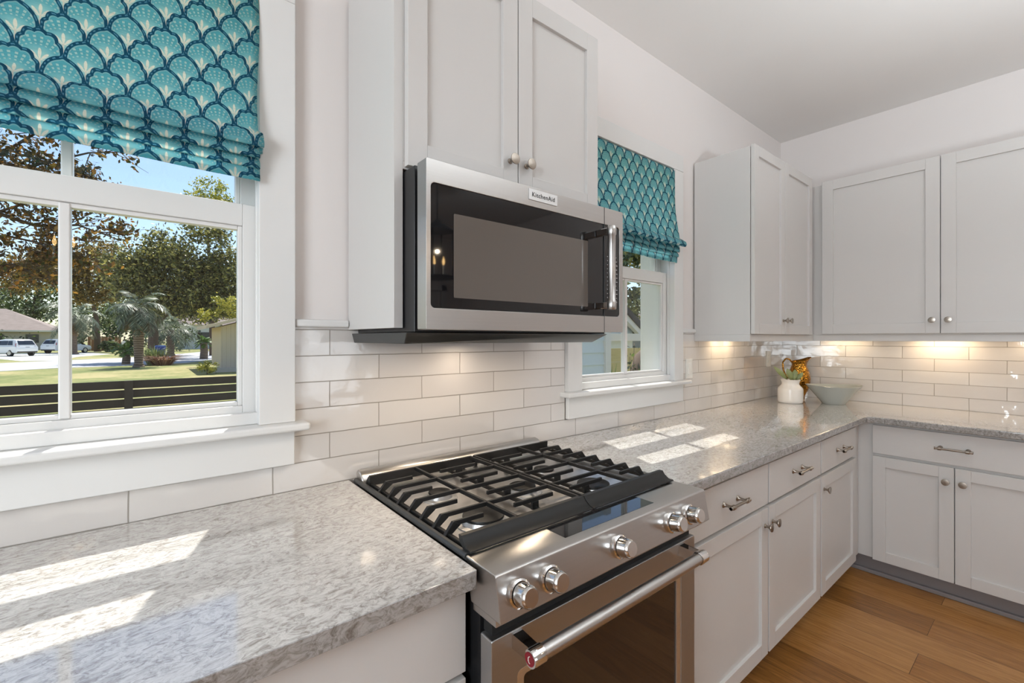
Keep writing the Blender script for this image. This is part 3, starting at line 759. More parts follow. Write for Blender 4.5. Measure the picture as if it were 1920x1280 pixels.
# grates: two cast iron frames meeting in the middle
TZ, BH, BW = 0.949, 0.0105, 0.0044
def bar_x(m, a, b_, y, tz=TZ, h=BH, w=BW):
    m.prism([(y - w, tz - h), (y + w, tz - h), (y + w * 0.8, tz), (y - w * 0.8, tz)], 'x', a, b_)
def bar_y(m, x, a, b_, tz=TZ, h=BH, w=BW):
    m.prism([(x - w, tz - h), (x + w, tz - h), (x + w * 0.8, tz), (x - w * 0.8, tz)], 'y', a, b_)
def end_slant(m, xt, xb, y, w=0.0048):
    """finger end dropping from the top level to the low side rail"""
    s = 1 if xb > xt else -1
    m.hull8([(xt, y - w, TZ), (xt, y + w, TZ), (xt - s * 0.02, y + w, TZ - BH), (xt - s * 0.02, y - w, TZ - BH)],
            [(xb, y - w, 0.922), (xb, y + w, 0.922), (xb - s * 0.012, y + w, 0.917), (xb - s * 0.012, y - w, 0.917)])
YL = [-0.25, -0.372, -0.496]; YS = [-0.190, -0.308, -0.435, -0.548]; YB, YF = -0.112, -0.618
for gi, (g0, g1, mids, lab) in enumerate(((0.497, 0.8645, (0.652, 0.8585), 'left half'), (0.8675, 1.228, (0.8735, 1.070), 'right half'))):
    m = MB(); left = gi == 0
    for x in mids: bar_y(m, x, YF - 0.002, YB)
    top_l, top_r = (0.522, g1) if left else (g0, 1.205)
    for y in YL: bar_x(m, top_l, top_r, y)
    if left:
        for y in YL + YS: end_slant(m, 0.522, 0.499, y)
        for y in YS: bar_x(m, 0.520, 0.604, y); bar_x(m, 0.697, 0.827, y)
        for x in (0.512, 0.765): bar_y(m, x, YF, YB, 0.926, 0.010, 0.005)
    else:
        for y in YL + YS: end_slant(m, 1.205, 1.227, y)
        for y in YS: bar_x(m, 0.893, 1.024, y); bar_x(m, 1.112, 1.206, y)
        for x in (0.958, 1.214): bar_y(m, x, YF, YB, 0.926, 0.010, 0.005)
    lo = 0.765 if left else 0.958
    for y in YS:      # webs between the short fingers and the low rail
        m.box(lo - 0.011, lo + 0.011, y - 0.004, y + 0.004, 0.918, TZ - BH)
    # back and front rails, wedge shaped
    m.prism([(YB - 0.004, 0.919), (YB + 0.026, 0.919), (YB + 0.022, 0.931), (YB + 0.004, TZ), (YB - 0.006, TZ)], 'x', g0 + 0.008, g1 - (0 if left else 0.008))
    fl = g0 if left else g0; fr = g1 if left else 1.222
    m.prism([(YF + 0.007, TZ), (YF - 0.006, TZ), (YF - 0.012, 0.940), (YF - 0.026, 0.930), (YF - 0.038, 0.9275), (YF - 0.038, 0.9235), (YF - 0.012, 0.9235), (YF + 0.004, 0.936)], 'x', fl, fr)
    for fx in ((0.515, 0.84) if left else (0.89, 1.205)):
        m.lathe([(0.006, 0.9075), (0.0065, 0.918)], (fx, YB + 0.012, 0), (0, 0, 1), 12)
        m.lathe([(0.008, 0.9212), (0.006, 0.923), (0.006, 0.93)], (fx, YF - 0.034, 0), (0, 0, 1), 12) if False else m.lathe([(0.0085, 0.9075), (0.0085, 0.913), (0.0055, 0.916), (0.0055, 0.926)], (fx, YF - 0.018, 0), (0, 0, 1), 12)
    m.build('grate', m_iron, rng_, bevel=0.0014)

# ------------------------------------------------------------------ things on the counter
m_cer = Mat('glazed_white_ceramic', lin((236, 230, 222)), 0.22).m
jar = MB().lathe([(0.0, 0.0), (0.066, 0.0), (0.073, 0.005), (0.0755, 0.02), (0.0760, 0.090), (0.0740, 0.098), (0.070, 0.104), (0.060, 0.115), (0.053, 0.123), (0.0515, 0.130), (0.053, 0.140), (0.058, 0.153), (0.0605, 0.157),
                  (0.0585, 0.1585), (0.054, 0.151), (0.049, 0.138), (0.048, 0.125), (0.060, 0.105), (0.069, 0.088), (0.069, 0.012), (0.0, 0.010)], (3.41, -0.212, CT + 0.0002), (0, 0, 1), 48, cap=False)
jar.build('ceramic_jar', m_cer, smooth=True, angle=50, label='squat white ceramic jar in front of the brass pitcher', cat='jar')
# sprig
M = Mat('leaf_green', lin((92, 112, 62)), 0.4); M.set('Base Color', M.mix(M.noise(M.coord(), 14, 3), lin((88, 104, 58)), lin((176, 180, 124)))); m_leaf = M.m
sp = empty('leafy_sprig', (3.41, -0.212, CT + 0.012), 'short green leafy cutting standing in the white jar', 'plant')
m = MB(); lv = MB()
SPR = [((3.385, -0.20, 1.075), (3.335, -0.135, 1.160), 0.015), ((3.395, -0.225, 1.07), (3.372, -0.205, 1.148), 0.019), ((3.425, -0.24, 1.068), (3.45, -0.275, 1.12), 0.014), ((3.40, -0.235, 1.07), (3.415, -0.24, 1.140), 0.017), ((3.43, -0.22, 1.07), (3.465, -0.235, 1.125), 0.012)]
for (p, q, wd_) in SPR:
    p, q = Vector(p), Vector(q)
    m.tube([(3.41, -0.212, CT + 0.014), (3.41, -0.212, 1.04), p], 0.0016, 6)
    d_ = q - p; sd = d_.cross(Vector((-0.92, -0.36, 0.15))).normalized(); nn = sd.cross(d_).normalized()
    N = 8; vs = []; fs = []
    for i in range(N + 1):
        t = i / N; wv = wd_ * math.sin(math.pi * min(1, t * 0.93 + 0.05)) ** 0.8
        c_ = p + d_ * t + nn * 0.010 * math.sin(math.pi * t)
        vs += [c_ - sd * wv + nn * 0.004, c_, c_ + sd * wv + nn * 0.004]
    for i in range(N):
        for k in range(2): fs.append((i * 3 + k, i * 3 + k + 1, i * 3 + k + 4, i * 3 + k + 3))
    lv.add(vs, fs)
m.build('stems', m_leaf, sp, smooth=True)
o = lv.build('leaves', m_leaf, sp, smooth='all', recalc=False); o.modifiers.new('t', 'SOLIDIFY').thickness = 0.0006
# hammered brass pitcher
M = Mat('hammered_brass', lin((176, 122, 44)), 0.2, 1.0)
vo = M.node('ShaderNodeTexVoronoi'); M.link(M.coord(), vo.inputs['Vector']); vo.inputs['Scale'].default_value = 85
M.bump(vo.outputs['Distance'], 0.8, 0.004)
M.set('Base Color', M.mix(M.noise(M.coord(), 20, 3), lin((120, 74, 24)), lin((206, 150, 62)))); m_brass = M.m
pt = empty('brass_pitcher', (3.70, -0.168, CT), 'tall hammered brass pitcher standing behind the white jar', 'pitcher')
prof = [(0.0, 0.0), (0.034, 0.0), (0.036, 0.006), (0.034, 0.014), (0.040, 0.03), (0.056, 0.065), (0.068, 0.105), (0.0725, 0.145), (0.068, 0.182), (0.056, 0.215), (0.047, 0.238), (0.0455, 0.252), (0.050, 0.268), (0.056, 0.276)]
seg = 48; vs, fs = [], []; sd_ = Vector((0.78, -0.62, 0))      # spout direction
def rimpt(r, h, k, inner=0.0):
    a = 2 * math.pi * k / seg; d_ = Vector((math.cos(a), math.sin(a), 0)); c_ = d_.dot(sd_)
    t = max(0.0, (h - 0.238) / 0.038); s_ = max(0.0, c_) ** 6
    rr = (r - inner) * (1 + 0.55 * t * s_)
    return Vector((3.70, -0.168, CT + 0.0003)) + d_ * rr + Vector((0, 0, h + t * (0.018 * s_ + 0.010 * c_)))
full = [(r, h, 0) for r, h in prof] + [(r, h, 0.0022) for r, h in prof[::-1][:-1]]
for (r, h, i_) in full:
    for k in range(seg): vs.append(rimpt(max(r, 0.0005), max(h, 0.0022) if i_ else h, k, i_ if r > 0.01 else 0))
for i in range(len(full) - 1):
    for k in range(seg): k2 = (k + 1) % seg; fs.append((i * seg + k, i * seg + k2, (i + 1) * seg + k2, (i + 1) * seg + k))
MB().add(vs, fs).build('vessel', m_brass, pt, smooth='all')
hp = []
for t in range(0, 21):
    a = t / 20.0
    off = [(0.050, 0.262), (0.070, 0.285), (0.098, 0.290), (0.120, 0.262), (0.118, 0.215), (0.098, 0.165), (0.070, 0.125)]
    i = min(5, int(a * 6)); f_ = a * 6 - i
    r = off[i][0] * (1 - f_) + off[i + 1][0] * f_; h = off[i][1] * (1 - f_) + off[i + 1][1] * f_
    hp.append(Vector((3.70, -0.168, CT)) - sd_ * r + Vector((0, 0, h)))
MB().tube(hp, 0.0055, 10).build('handle', m_brass, pt, smooth=True)
# oval bowl
m_celadon = Mat('celadon_glaze', lin((168, 170, 163)), 0.12).m
bw = MB(); seg = 56; vs, fs = [], []
prof = [(0.0, 0.0), (0.064, 0.0), (0.067, 0.003), (0.074, 0.016), (0.152, 0.118), (0.1555, 0.123), (0.1525, 0.124), (0.149, 0.121), (0.070, 0.018), (0.058, 0.010), (0.0, 0.008)]
for (r, h) in prof:
    for k in range(seg):
        a = 2 * math.pi * k / seg; ax = math.cos(a)
        la = Vector((0.63, -0.777, 0)); sb = Vector((0.777, 0.63, 0))
        t = h / 0.124
        vs.append(Vector((3.575, -0.415, CT + 0.0003)) + (la * math.cos(a) * (1 + 0.05 * t) + sb * math.sin(a) * (1 - 0.18 * t)) * max(r, 0.0005) + Vector((0, 0, h + t * t * 0.004 * math.cos(2 * a))))
for i in range(len(prof) - 1):
    for k in range(seg): k2 = (k + 1) % seg; fs.append((i * seg + k, i * seg + k2, (i + 1) * seg + k2, (i + 1) * seg + k))
bw.add(vs, fs).build('ceramic_bowl', m_celadon, smooth=True, angle=60, label='wide pale green-grey ceramic bowl beside the brass pitcher', cat='bowl')

# ------------------------------------------------------------------ pendant lanterns behind the camera (seen as reflections)
m_flame = bpy.data.materials.new('candle_flame'); m_flame.use_nodes = True; nt = m_flame.node_tree; nt.nodes.clear()
e_ = nt.nodes.new('ShaderNodeEmission'); e_.inputs[0].default_value = (1, 0.62, 0.25, 1); e_.inputs[1].default_value = 18
o_ = nt.nodes.new('ShaderNodeOutputMaterial'); nt.links.new(e_.outputs[0], o_.inputs[0])
for (px, py, lab) in ((-0.46, -3.0, 'black pendant lantern with candle bulbs nearer the left wall'), (1.99, -3.0, 'black pendant lantern with candle bulbs nearer the right wall')):
    p = empty('pendant_lantern', (px, py, 1.88), lab, 'lamp', 'pendant lanterns')
    m = MB().tube([(px, py, 2.38), (px, py, CZ)], 0.005, 8); m.lathe([(0.06, CZ - 0.025), (0.065, CZ)], (px, py, 0), (0, 0, 1), 20); m.build('hanging_rod', m_black, p)
    m = MB().lathe([(0.015, 2.40), (0.05, 2.37), (0.13, 2.32), (0.15, 2.30)], (px, py, 0), (0, 0, 1), 24); m.build('cap', m_black, p, smooth=True)
    m = MB()
    for k in range(4):
        a = R(45 + 90 * k); m.tube([(px + 0.14 * math.cos(a), py + 0.14 * math.sin(a), z) for z in (1.9, 2.31)], 0.005, 6)
    m.lathe([(0.15, 1.88), (0.15, 1.90)], (px, py, 0), (0, 0, 1), 24); m.build('cage', m_black, p)
    for k in range(3):
        a = R(30 + 120 * k); cx_, cy_ = px + 0.055 * math.cos(a), py + 0.055 * math.sin(a)
        cs = MB().lathe([(0.009, 1.90), (0.009, 2.0)], (cx_, cy_, 0), (0, 0, 1), 12).build('candle_sleeve', m_white_plastic, p)
        MB().lathe([(0.004, 2.0), (0.011, 2.02), (0.012, 2.035), (0.006, 2.06), (0.0005, 2.08)], (cx_, cy_, 0), (0, 0, 1), 12).build('flame_bulb', m_flame, cs, smooth=True)
    light('lantern_light', 'POINT', (px, py, 2.12), 4, (1, 0.8, 0.56), shadow_soft_size=0.012)

# ------------------------------------------------------------------ outdoors
GZ = -0.40
def leaf_mat(name, stops, trans=0.35, rough=0.45):
    M = Mat(name, (0.1, 0.1, 0.03), rough)
    g = M.node('ShaderNodeNewGeometry'); c = M.ramp(g.outputs['Random Per Island'], stops); M.set('Base Color', c)
    t = M.node('ShaderNodeBsdfTranslucent'); M.link(c, t.inputs[0]); mx = M.node('ShaderNodeMixShader'); mx.inputs[0].default_value = trans
    M.link(M.b.outputs[0], mx.inputs[1]); M.link(t.outputs[0], mx.inputs[2]); M.link(mx.outputs[0], M.out.inputs[0]); return M.m
L_oak = leaf_mat('oak_leaves', [(0, lin((54, 60, 32))), (0.45, lin((100, 106, 58))), (0.8, lin((168, 166, 96))), (1, lin((214, 200, 118)))])
L_brown = leaf_mat('turning_leaves', [(0, lin((62, 52, 30))), (0.35, lin((96, 72, 36))), (0.6, lin((84, 92, 46))), (0.85, lin((158, 108, 44))), (1, lin((196, 150, 70)))])
L_warm = leaf_mat('warm_leaves', [(0, lin((74, 66, 34))), (0.4, lin((122, 108, 52))), (0.75, lin((166, 138, 66))), (1, lin((206, 176, 96)))])
L_yellow = leaf_mat('yellow_green_leaves', [(0, lin((96, 106, 42))), (0.5, lin((168, 168, 66))), (1, lin((222, 208, 96)))])
L_back = leaf_mat('background_leaves', [(0, lin((40, 56, 32))), (0.5, lin((84, 106, 58))), (0.85, lin((150, 164, 104))), (1, lin((200, 206, 170)))])
L_dark = leaf_mat('hedge_leaves', [(0, lin((20, 32, 16))), (0.6, lin((44, 66, 28))), (1, lin((98, 126, 52)))])
L_palm = leaf_mat('palm_fronds', [(0, lin((48, 60, 42))), (0.5, lin((86, 100, 74))), (1, lin((150, 162, 138)))], 0.25)
L_thatch = leaf_mat('dry_fronds', [(0, lin((92, 70, 44))), (1, lin((166, 132, 86)))], 0.2)
L_sago = leaf_mat('sago_fronds', [(0, lin((60, 92, 40))), (1, lin((128, 160, 76)))], 0.3)
L_pink = leaf_mat('dry_grass_blades', [(0, lin((128, 88, 76))), (0.6, lin((172, 130, 112))), (1, lin((202, 176, 140)))], 0.3)
L_reed = leaf_mat('green_blades', [(0, lin((104, 124, 66))), (1, lin((180, 190, 130)))], 0.3)
m_bark = Mat('bark', lin((92, 76, 62)), 0.9).m
M = Mat('palm_trunk', lin((128, 108, 92)), 0.9); wv = M.node('ShaderNodeTexWave', wave_type='BANDS', bands_direction='Z'); M.link(M.coord(), wv.inputs[0]); wv.inputs['Scale'].default_value = 2.2; wv.inputs['Distortion'].default_value = 3
M.set('Base Color', M.mix(wv.outputs['Fac'], lin((92, 74, 62)), lin((150, 132, 116)))); M.bump(wv.outputs['Fac'], 0.6, 0.03); m_ptrunk = M.m
M = Mat('lawn', (0.2, 0.2, 0.05), 0.95); v_ = M.coord()
k_ = X(M.nt, M.noise(v_, 0.25, 5, 0.65)) * 0.7 + X(M.nt, M.noise(v_, 6, 4, 0.7)) * 0.35
M.set('Base Color', M.ramp(k_, [(0.38, lin((88, 104, 50))), (0.50, lin((132, 136, 78))), (0.62, lin((178, 164, 116)))])); m_lawn = M.m
M = Mat('asphalt', lin((186, 186, 190)), 0.9); M.set('Base Color', M.mix(M.noise(M.coord(), 3, 5, 0.7), lin((168, 168, 172)), lin((198, 198, 202)))); m_road = M.m
M = Mat('concrete_drive', lin((222, 220, 214)), 0.9); m_drive = M.m
m_carwhite = Mat('white_car_paint', lin((232, 234, 236)), 0.2, 0.0, 0.5).m
m_tyre = Mat('tyre_rubber', (0.015, 0.015, 0.015), 0.8).m
m_alloy = Mat('alloy_wheel', (0.5, 0.5, 0.52), 0.3, 0.9).m
m_carglass = Mat('tinted_car_glass', lin((44, 54, 66)), 0.05).m
m_red = Mat('tail_lamp_red', lin((176, 40, 36)), 0.2).m
M = Mat('dark_stained_board', lin((58, 50, 48)), 0.8); M.set('Base Color', M.mix(M.noise(M.coord((1, 1, 14)), 2.5, 4), lin((44, 38, 38)), lin((76, 68, 64)))); m_board = M.m

MB().box(-160, 160, 0.2, 320, GZ - 0.3, GZ).build('ground', m_lawn, kind='structure')
def pave(name, pts, mat, z): return MB().prism(pts, 'z', GZ - 0.1, GZ + z).build(name, mat, kind='structure')
pave('road', [(-60, 10.5), (-30, 21.5), (-12, 31), (-6.1, 34.4), (-4.1, 36.1), (-1.2, 36.6), (2.2, 38.5), (5.0, 45.1), (9, 58), (18, 92), (30, 92), (14, 92), (8.7, 79.7), (2.5, 60.9), (-1.7, 52), (-5.5, 48.8), (-8.1, 46), (-14, 42), (-34, 33), (-62, 21)], m_road, 0.012)
pave('driveway', [(-5.5, 48.8), (-7.6, 49.4), (-9.8, 55.8), (-14.5, 60), (-15, 74), (-6.2, 76), (-3.2, 66), (-5.2, 58)], m_drive, 0.018)

def leafcloud(name, mat, parent, blobs, size, seed, asp=0.5, clump=None, **kw):
    """blobs: (centre, radii, leaves); leaves gather in clumps through each blob"""
    rg = np.random.default_rng(seed); Cs = []
    for (c_, r_, n) in blobs:
        nc = max(6, n // 42); d_ = rg.normal(size=(nc, 3)); d_ /= np.linalg.norm(d_, axis=1)[:, None]
        cc = np.array(c_) + d_ * np.array(r_) * (rg.random((nc, 1)) ** 0.42)
        i = rg.integers(0, nc, n); cl = clump or 0.16 * float(np.mean(r_))
        Cs.append(cc[i] + rg.normal(size=(n, 3)) * cl)
    return leaves_at(name, mat, parent, np.concatenate(Cs), size, rg, asp, **kw)
def leaves_at(name, mat, parent, P, size, rg, asp=0.5, **kw):
    n = len(P); a = rg.normal(size=(n, 3)); a /= np.linalg.norm(a, axis=1)[:, None]
    b_ = np.cross(a, rg.normal(size=(n, 3))); b_ /= np.linalg.norm(b_, axis=1)[:, None]
    s = size * (0.6 + 0.8 * rg.random((n, 1))); a = a * s * 0.5; b_ = b_ * s * 0.5 * asp
    return quads(name, np.stack([P - a, P + b_ - a * 0.1, P + a, P - b_ - a * 0.1], 1), mat, parent, **kw)
def away(blobs, k):
    return [(tuple(CAM + (Vector(c_) - CAM) * k), tuple(q * k for q in r_), n) for c_, r_, n in blobs]
def tree(name, label, base, trunk, blobs, mat, size, seed, branches=(), group=None, cat='tree', asp=0.5, bark=None):
    t = empty(name, base, label, cat, group)
    if trunk:
        m = MB()
        for (pts, r0, r1) in trunk:
            n = len(pts); m.tube(pts, [r0 + (r1 - r0) * i / (n - 1) for i in range(n)], 10)
        m.build('trunk', bark or m_bark, t, smooth=True)
    leafcloud('foliage', mat, t, blobs, size, seed, asp)
    return t

# near tree whose branches reach across the larger window
rg = np.random.default_rng(5)
t = empty('autumn_tree', (-5.6, 16.0, GZ), 'brown and green leafed tree whose branches hang across the left of the larger window', 'tree')
m = MB(); m.tube([(-5.6, 16, GZ), (-5.5, 16, 1.5), (-5.3, 15.9, 3.2), (-4.9, 15.8, 5.5)], [0.22, 0.18, 0.15, 0.08], 10); m.build('trunk', m_bark, t, smooth=True)
BR = [[(-5.4, 16, 2.2), (-4.0, 15.6, 3.9), (-2.9, 15.2, 4.45), (-1.9, 14.9, 5.0), (-0.9, 14.6, 5.3)],
      [(-5.3, 15.9, 2.9), (-3.9, 15.5, 4.6), (-2.6, 15.0, 5.5), (-1.2, 14.7, 6.2), (-0.3, 14.5, 6.4)],
      [(-5.4, 16, 1.8), (-4.0, 15.6, 3.4), (-2.7, 15.2, 3.9), (-1.8, 14.9, 3.7), (-1.1, 14.8, 3.2)],
      [(-5.4, 16, 1.6), (-3.6, 15.4, 3.0), (-2.6, 15.1, 3.2), (-1.7, 15.0, 2.7)],
      [(-3.9, 15.5, 4.6), (-3.0, 15.2, 5.7), (-2.1, 14.9, 6.6), (-0.9, 14.6, 7.2)],
      [(-2.9, 15.2, 4.45), (-2.2, 15.0, 4.2), (-1.4, 14.8, 4.3), (-0.6, 14.6, 4.0)],
      [(-2.6, 15.0, 5.5), (-1.9, 14.9, 5.5), (-1.2, 14.7, 5.7)]]
m = MB(); P = []
def along(br, k):
    s = k * (len(br) - 1); i = min(int(s), len(br) - 2); f_ = s - i
    return np.array(br[i]) * (1 - f_) + np.array(br[i + 1]) * f_
for br in BR:
    m.tube(br, [0.055 - 0.045 * i / (len(br) - 1) for i in range(len(br))], 6)
    for k in range(26):
        p = along(br, 0.25 + 0.7 * rg.random()); q = p + rg.normal(size=3) * np.array([0.42, 0.3, 0.34]) + np.array([0.16, 0, -0.05])
        m.tube([p, (p + q) / 2 + rg.normal(size=3) * 0.05, q], [0.014, 0.009, 0.004], 4)
        nl = rg.integers(26, 50)
        P.append(p + (q - p) * (0.4 + 0.75 * rg.random((nl, 1))) + rg.normal(size=(nl, 3)) * 0.10)
m.build('branches', m_bark, t, smooth=True)
P = np.concatenate(P); keep = (P[:, 0] < -0.2)
leaves_at('foliage', L_brown, t, P[keep], 0.135, rg, 0.48)

tree('live_oak', 'big olive green oak filling the right half of the larger window', (0.3, 44.5, GZ),
     [([(0.3, 44.5, GZ), (0.4, 44.4, 2.2), (0.9, 44.0, 5.0), (1.2, 43.6, 8.0)], 0.40, 0.12), ([(0.4, 44.4, 2.4), (2.6, 43.6, 5.2), (5.3, 43.0, 8.2)], 0.24, 0.08)],
     away([((-0.9, 37.6, 5.4), (1.7, 1.6, 1.9), 5000), ((1.1, 37.0, 6.6), (1.9, 1.6, 2.0), 6500), ((2.9, 36.6, 5.0), (1.9, 1.6, 1.9), 6000), ((4.6, 36.2, 6.0), (1.5, 1.5, 2.8), 5000), ((1.2, 36.9, 4.0), (2.4, 1.5, 1.1), 4200), ((3.4, 37, 9.0), (1.6, 1.4, 0.9), 1600), ((4.9, 36, 3.9), (1.2, 1.2, 1.0), 1600), ((3.0, 37, 3.3), (2.1, 1.3, 0.7), 2600)], 1.15),
     L_oak, 0.26, 11)
tree('sweetgum_tree', 'tall warm-toned tree behind the parked cars, its foliage left of the oak', (-5.2, 80.5, GZ), [([(-5.2, 80.5, GZ), (-5.3, 80.4, 4), (-6.4, 80, 10)], 0.4, 0.12)],
     [((-8.6, 80, 10.2), (3.2, 2.5, 2.8), 4200), ((-4.4, 79.6, 11.0), (3.0, 2.5, 3.4), 4200), ((-12.2, 80, 9.2), (2.6, 2.2, 2.4), 2200), ((-5.5, 79.5, 7.2), (2.6, 2, 1.6), 1800)], L_warm, 0.42, 14)
tree('maple_tree', 'sunlit yellow-green tree top rising above the oak', (5.2, 54.0, GZ), [([(5.2, 54, GZ), (5.1, 54, 7), (4.6, 53.5, 14)], 0.3, 0.08)],
     away([((2.6, 42.8, 12.3), (1.1, 1.1, 1.0), 700), ((4.0, 42.0, 13.2), (1.3, 1.2, 1.6), 1300), ((4.9, 41.6, 11.6), (1.0, 1.1, 1.5), 900)], 1.27), L_yellow, 0.27, 12)
tree('shrub_tree', 'yellow-green small tree left of the tan shed', (5.0, 33.0, GZ), [([(5.0, 33, GZ), (4.8, 33, 1.5), (4.4, 33, 3.2)], 0.14, 0.05)],
     [((3.7, 33, 3.6), (0.9, 0.8, 0.6), 600), ((4.6, 32.6, 3.4), (0.7, 0.8, 0.8), 600), ((3.0, 33.2, 2.9), (0.6, 0.6, 0.5), 300)], L_yellow, 0.17, 13)
BT = [(-38, 124, 7.5, 9, 6, 'background tree at the far left above the house roof'), (-27, 139, 9.2, 7, 5.5, 'pale leafed background tree just above the house roof'), (-17, 124, 9.2, 5.5, 6.5, 'background tree at the right end of the house roof'),
      (-9.5, 139, 8.4, 6, 7.0, 'background tree behind the left palm'), (-1.5, 124, 7.2, 5.5, 7, 'background tree behind the middle palm'), (8, 139, 7.5, 7.0, 7.0, 'background tree behind the white far house')]
for i, (x, y, z, rx, rz, lab) in enumerate(BT):
    tree('background_tree', lab, (x, y, GZ), [([(x, y, GZ), (x, y, z)], 0.4, 0.15)], [((x, y, z), (rx, 3, rz * 0.72), 2600), ((x + 1, y - 2, z * 0.6), (rx * 0.8, 2, rz * 0.4), 900)], L_back, 0.6, 20 + i, group='distant tree line')
for i, (x, y, z, rx, rz, mat, lab) in enumerate([(-19, 93.5, 0.9, 5.5, 1.4, L_dark, 'dark green hedge in front of the house'), (-7.4, 77.5, 1.0, 1.2, 1.3, L_dark, 'dark bush beside the parked car'), (-3.9, 77, 0.3, 0.8, 0.8, L_back, 'small bright bush right of the parked car'),
        (-2.2, 70, 1.6, 1.8, 2.0, L_dark, 'dark shrub behind the palm trunk'), (2.2, 76, 1.4, 3.4, 1.9, L_dark, 'dark shrubs behind the silver palm'), (8.2, 72, 0.7, 1.5, 1.0, L_oak, 'rounded bush before the far white house'),
        (2.25, 25.0, -0.05, 0.42, 0.36, L_yellow, 'yellow-green bush beside the shed step')]):
    small = y < 40
    b_ = empty('bush', (x, y, GZ), lab, 'bush'); leafcloud('foliage', mat, b_, [((x, y, z), (rx, min(rx, 1.5), rz), 700 if small else 1100)], 0.10 if small else 0.38, 40 + i)
    MB().tube([(x, y, GZ), (x + 0.05, y, z)], [0.03, 0.02] if small else [0.1, 0.06], 6).build('stem', m_bark, b_)

def fronds(name, mat, parent, c_, n, L, seed, el=(-30, 70), droop=1.0, leaf=0.55, w=0.035, arc=(0, 360)):
    rg = np.random.default_rng(seed); V = []
    for k in range(n):
        az = R(arc[0] + (arc[1] - arc[0]) * (k + rg.random()) / n); e0 = R(rg.uniform(*el)); l = L * rg.uniform(0.8, 1.1)
        p = np.array(c_, float); d_ = np.array([math.cos(az) * math.cos(e0), math.sin(az) * math.cos(e0), math.sin(e0)]); N = 16; st = l / N
        sd = np.array([-math.sin(az), math.cos(az), 0])
        for i in range(N):
            q = p + d_ * st
            V.append([p - sd * 0.012, q - sd * 0.012, q + sd * 0.012, p + sd * 0.012])
            if i > 2:
                ll = leaf * math.sin(math.pi * (i / N) ** 0.8) + 0.05
                for s in (-1, 1):
                    for o in (0.25, 0.75):
                        a = p + d_ * st * o; t_ = a + (sd * s * 0.75 + d_ * 0.55 + np.array([0, 0, -0.35 * droop]) + rg.normal(size=3) * 0.08) * ll
                        V.append([a, (a + t_) / 2 + d_ * w, t_, (a + t_) / 2 - d_ * w])
            d_ = d_ + np.array([0, 0, -0.11 * droop]); d_ /= np.linalg.norm(d_); p = q
    return quads(name, V, mat, parent)
def palm(base, h, r0, r1, L, n, label, seed, skirt=True, lean=0.0):
    x, y = base; t = empty('palm_tree', (x, y, GZ), label, 'palm tree', None)
    m = MB(); m.tube([(x, y, GZ), (x, y, GZ + 0.25), (x + lean * 0.3, y, GZ + h * 0.5), (x + lean, y, GZ + h)], [r0 * 1.5, r0, r1, r1 * 0.95], 16); m.build('trunk', m_ptrunk, t, smooth=True)
    c_ = (x + lean, y, GZ + h)
    fronds('fronds', L_palm, t, c_, n, L, seed, (-35, 75), 1.25, 0.5 * L / 2)
    if skirt: fronds('dry_skirt', L_thatch, t, (c_[0], c_[1], c_[2] - 0.15), n // 2, L * 0.62, seed + 1, (-75, -45), 0.6, 0.4)
palm((-0.42, 34.4), 3.6, 0.21, 0.26, 2.1, 30, 'stout palm with a grey ringed trunk in the middle of the lawn view', 60)
palm((-6.4, 68.0), 4.3, 0.35, 0.3, 3.4, 34, 'distant palm beside the parked cars, left of the stout one', 62)
palm((1.8, 55.0), 2.6, 0.3, 0.3, 3.1, 34, 'low silvery palm right of the stout palm trunk', 64, skirt=False)
for (x, y, h, r, L, lab, sd) in ((-1.14, 38.6, 0.85, 0.23, 0.9, 'small sago palm standing left of the stout palm trunk', 70), (3.72, 44.9, 1.35, 0.30, 0.9, 'small sago palm standing beside the road near the shed', 71)):
    t = empty('sago_palm', (x, y, GZ), lab, 'palm tree'); MB().tube([(x, y, GZ), (x + 0.04, y, GZ + h * 0.5), (x, y, GZ + h)], [r, r * 0.95, r * 0.85], 12).build('trunk', m_ptrunk, t, smooth=True)
    fronds('fronds', L_sago, t, (x, y, GZ + h), 22, L, sd, (10, 80), 1.0, 0.22, 0.03)
def blades(name, mat, parent, c_, rad, h, n, seed, w=0.02, spread=0.7):
    rg = np.random.default_rng(seed); V = []
    for k in range(n):
        a = rg.random() * 6.283; r = rad * rg.random() ** 0.5; b_ = np.array([c_[0] + r * math.cos(a) * 0.5, c_[1] + r * math.sin(a) * 0.5, c_[2]])
        hh = h * rg.uniform(0.6, 1.1); d_ = np.array([math.cos(a), math.sin(a), 0]); m_ = b_ + d_ * r * 0.4 + np.array([0, 0, hh * 0.7]); t_ = b_ + d_ * r * spread * 1.6 + np.array([0, 0, hh * rg.uniform(0.6, 1.0)])
        s = np.array([-math.sin(a), math.cos(a), 0]) * w + rg.normal(size=3) * w * 0.3
        V += [[b_ - s, b_ + s, m_ + s * 0.8, m_ - s * 0.8], [m_ - s * 0.8, m_ + s * 0.8, t_ + s * 0.1, t_ - s * 0.1]]
    return quads(name, V, mat, parent)
g = empty('ornamental_grass', (0.64, 36.4, GZ), 'clump of pinkish dry grass with green tips right of the palm trunk', 'grass clump', None, 'thing')
blades('dry_blades', L_pink, g, (0.75, 36.3, GZ), 1.0, 0.75, 420, 80, 0.022, 0.8); blades('green_blades', L_reed, g, (0.35, 36.8, GZ), 0.8, 1.35, 260, 81, 0.02, 0.6)

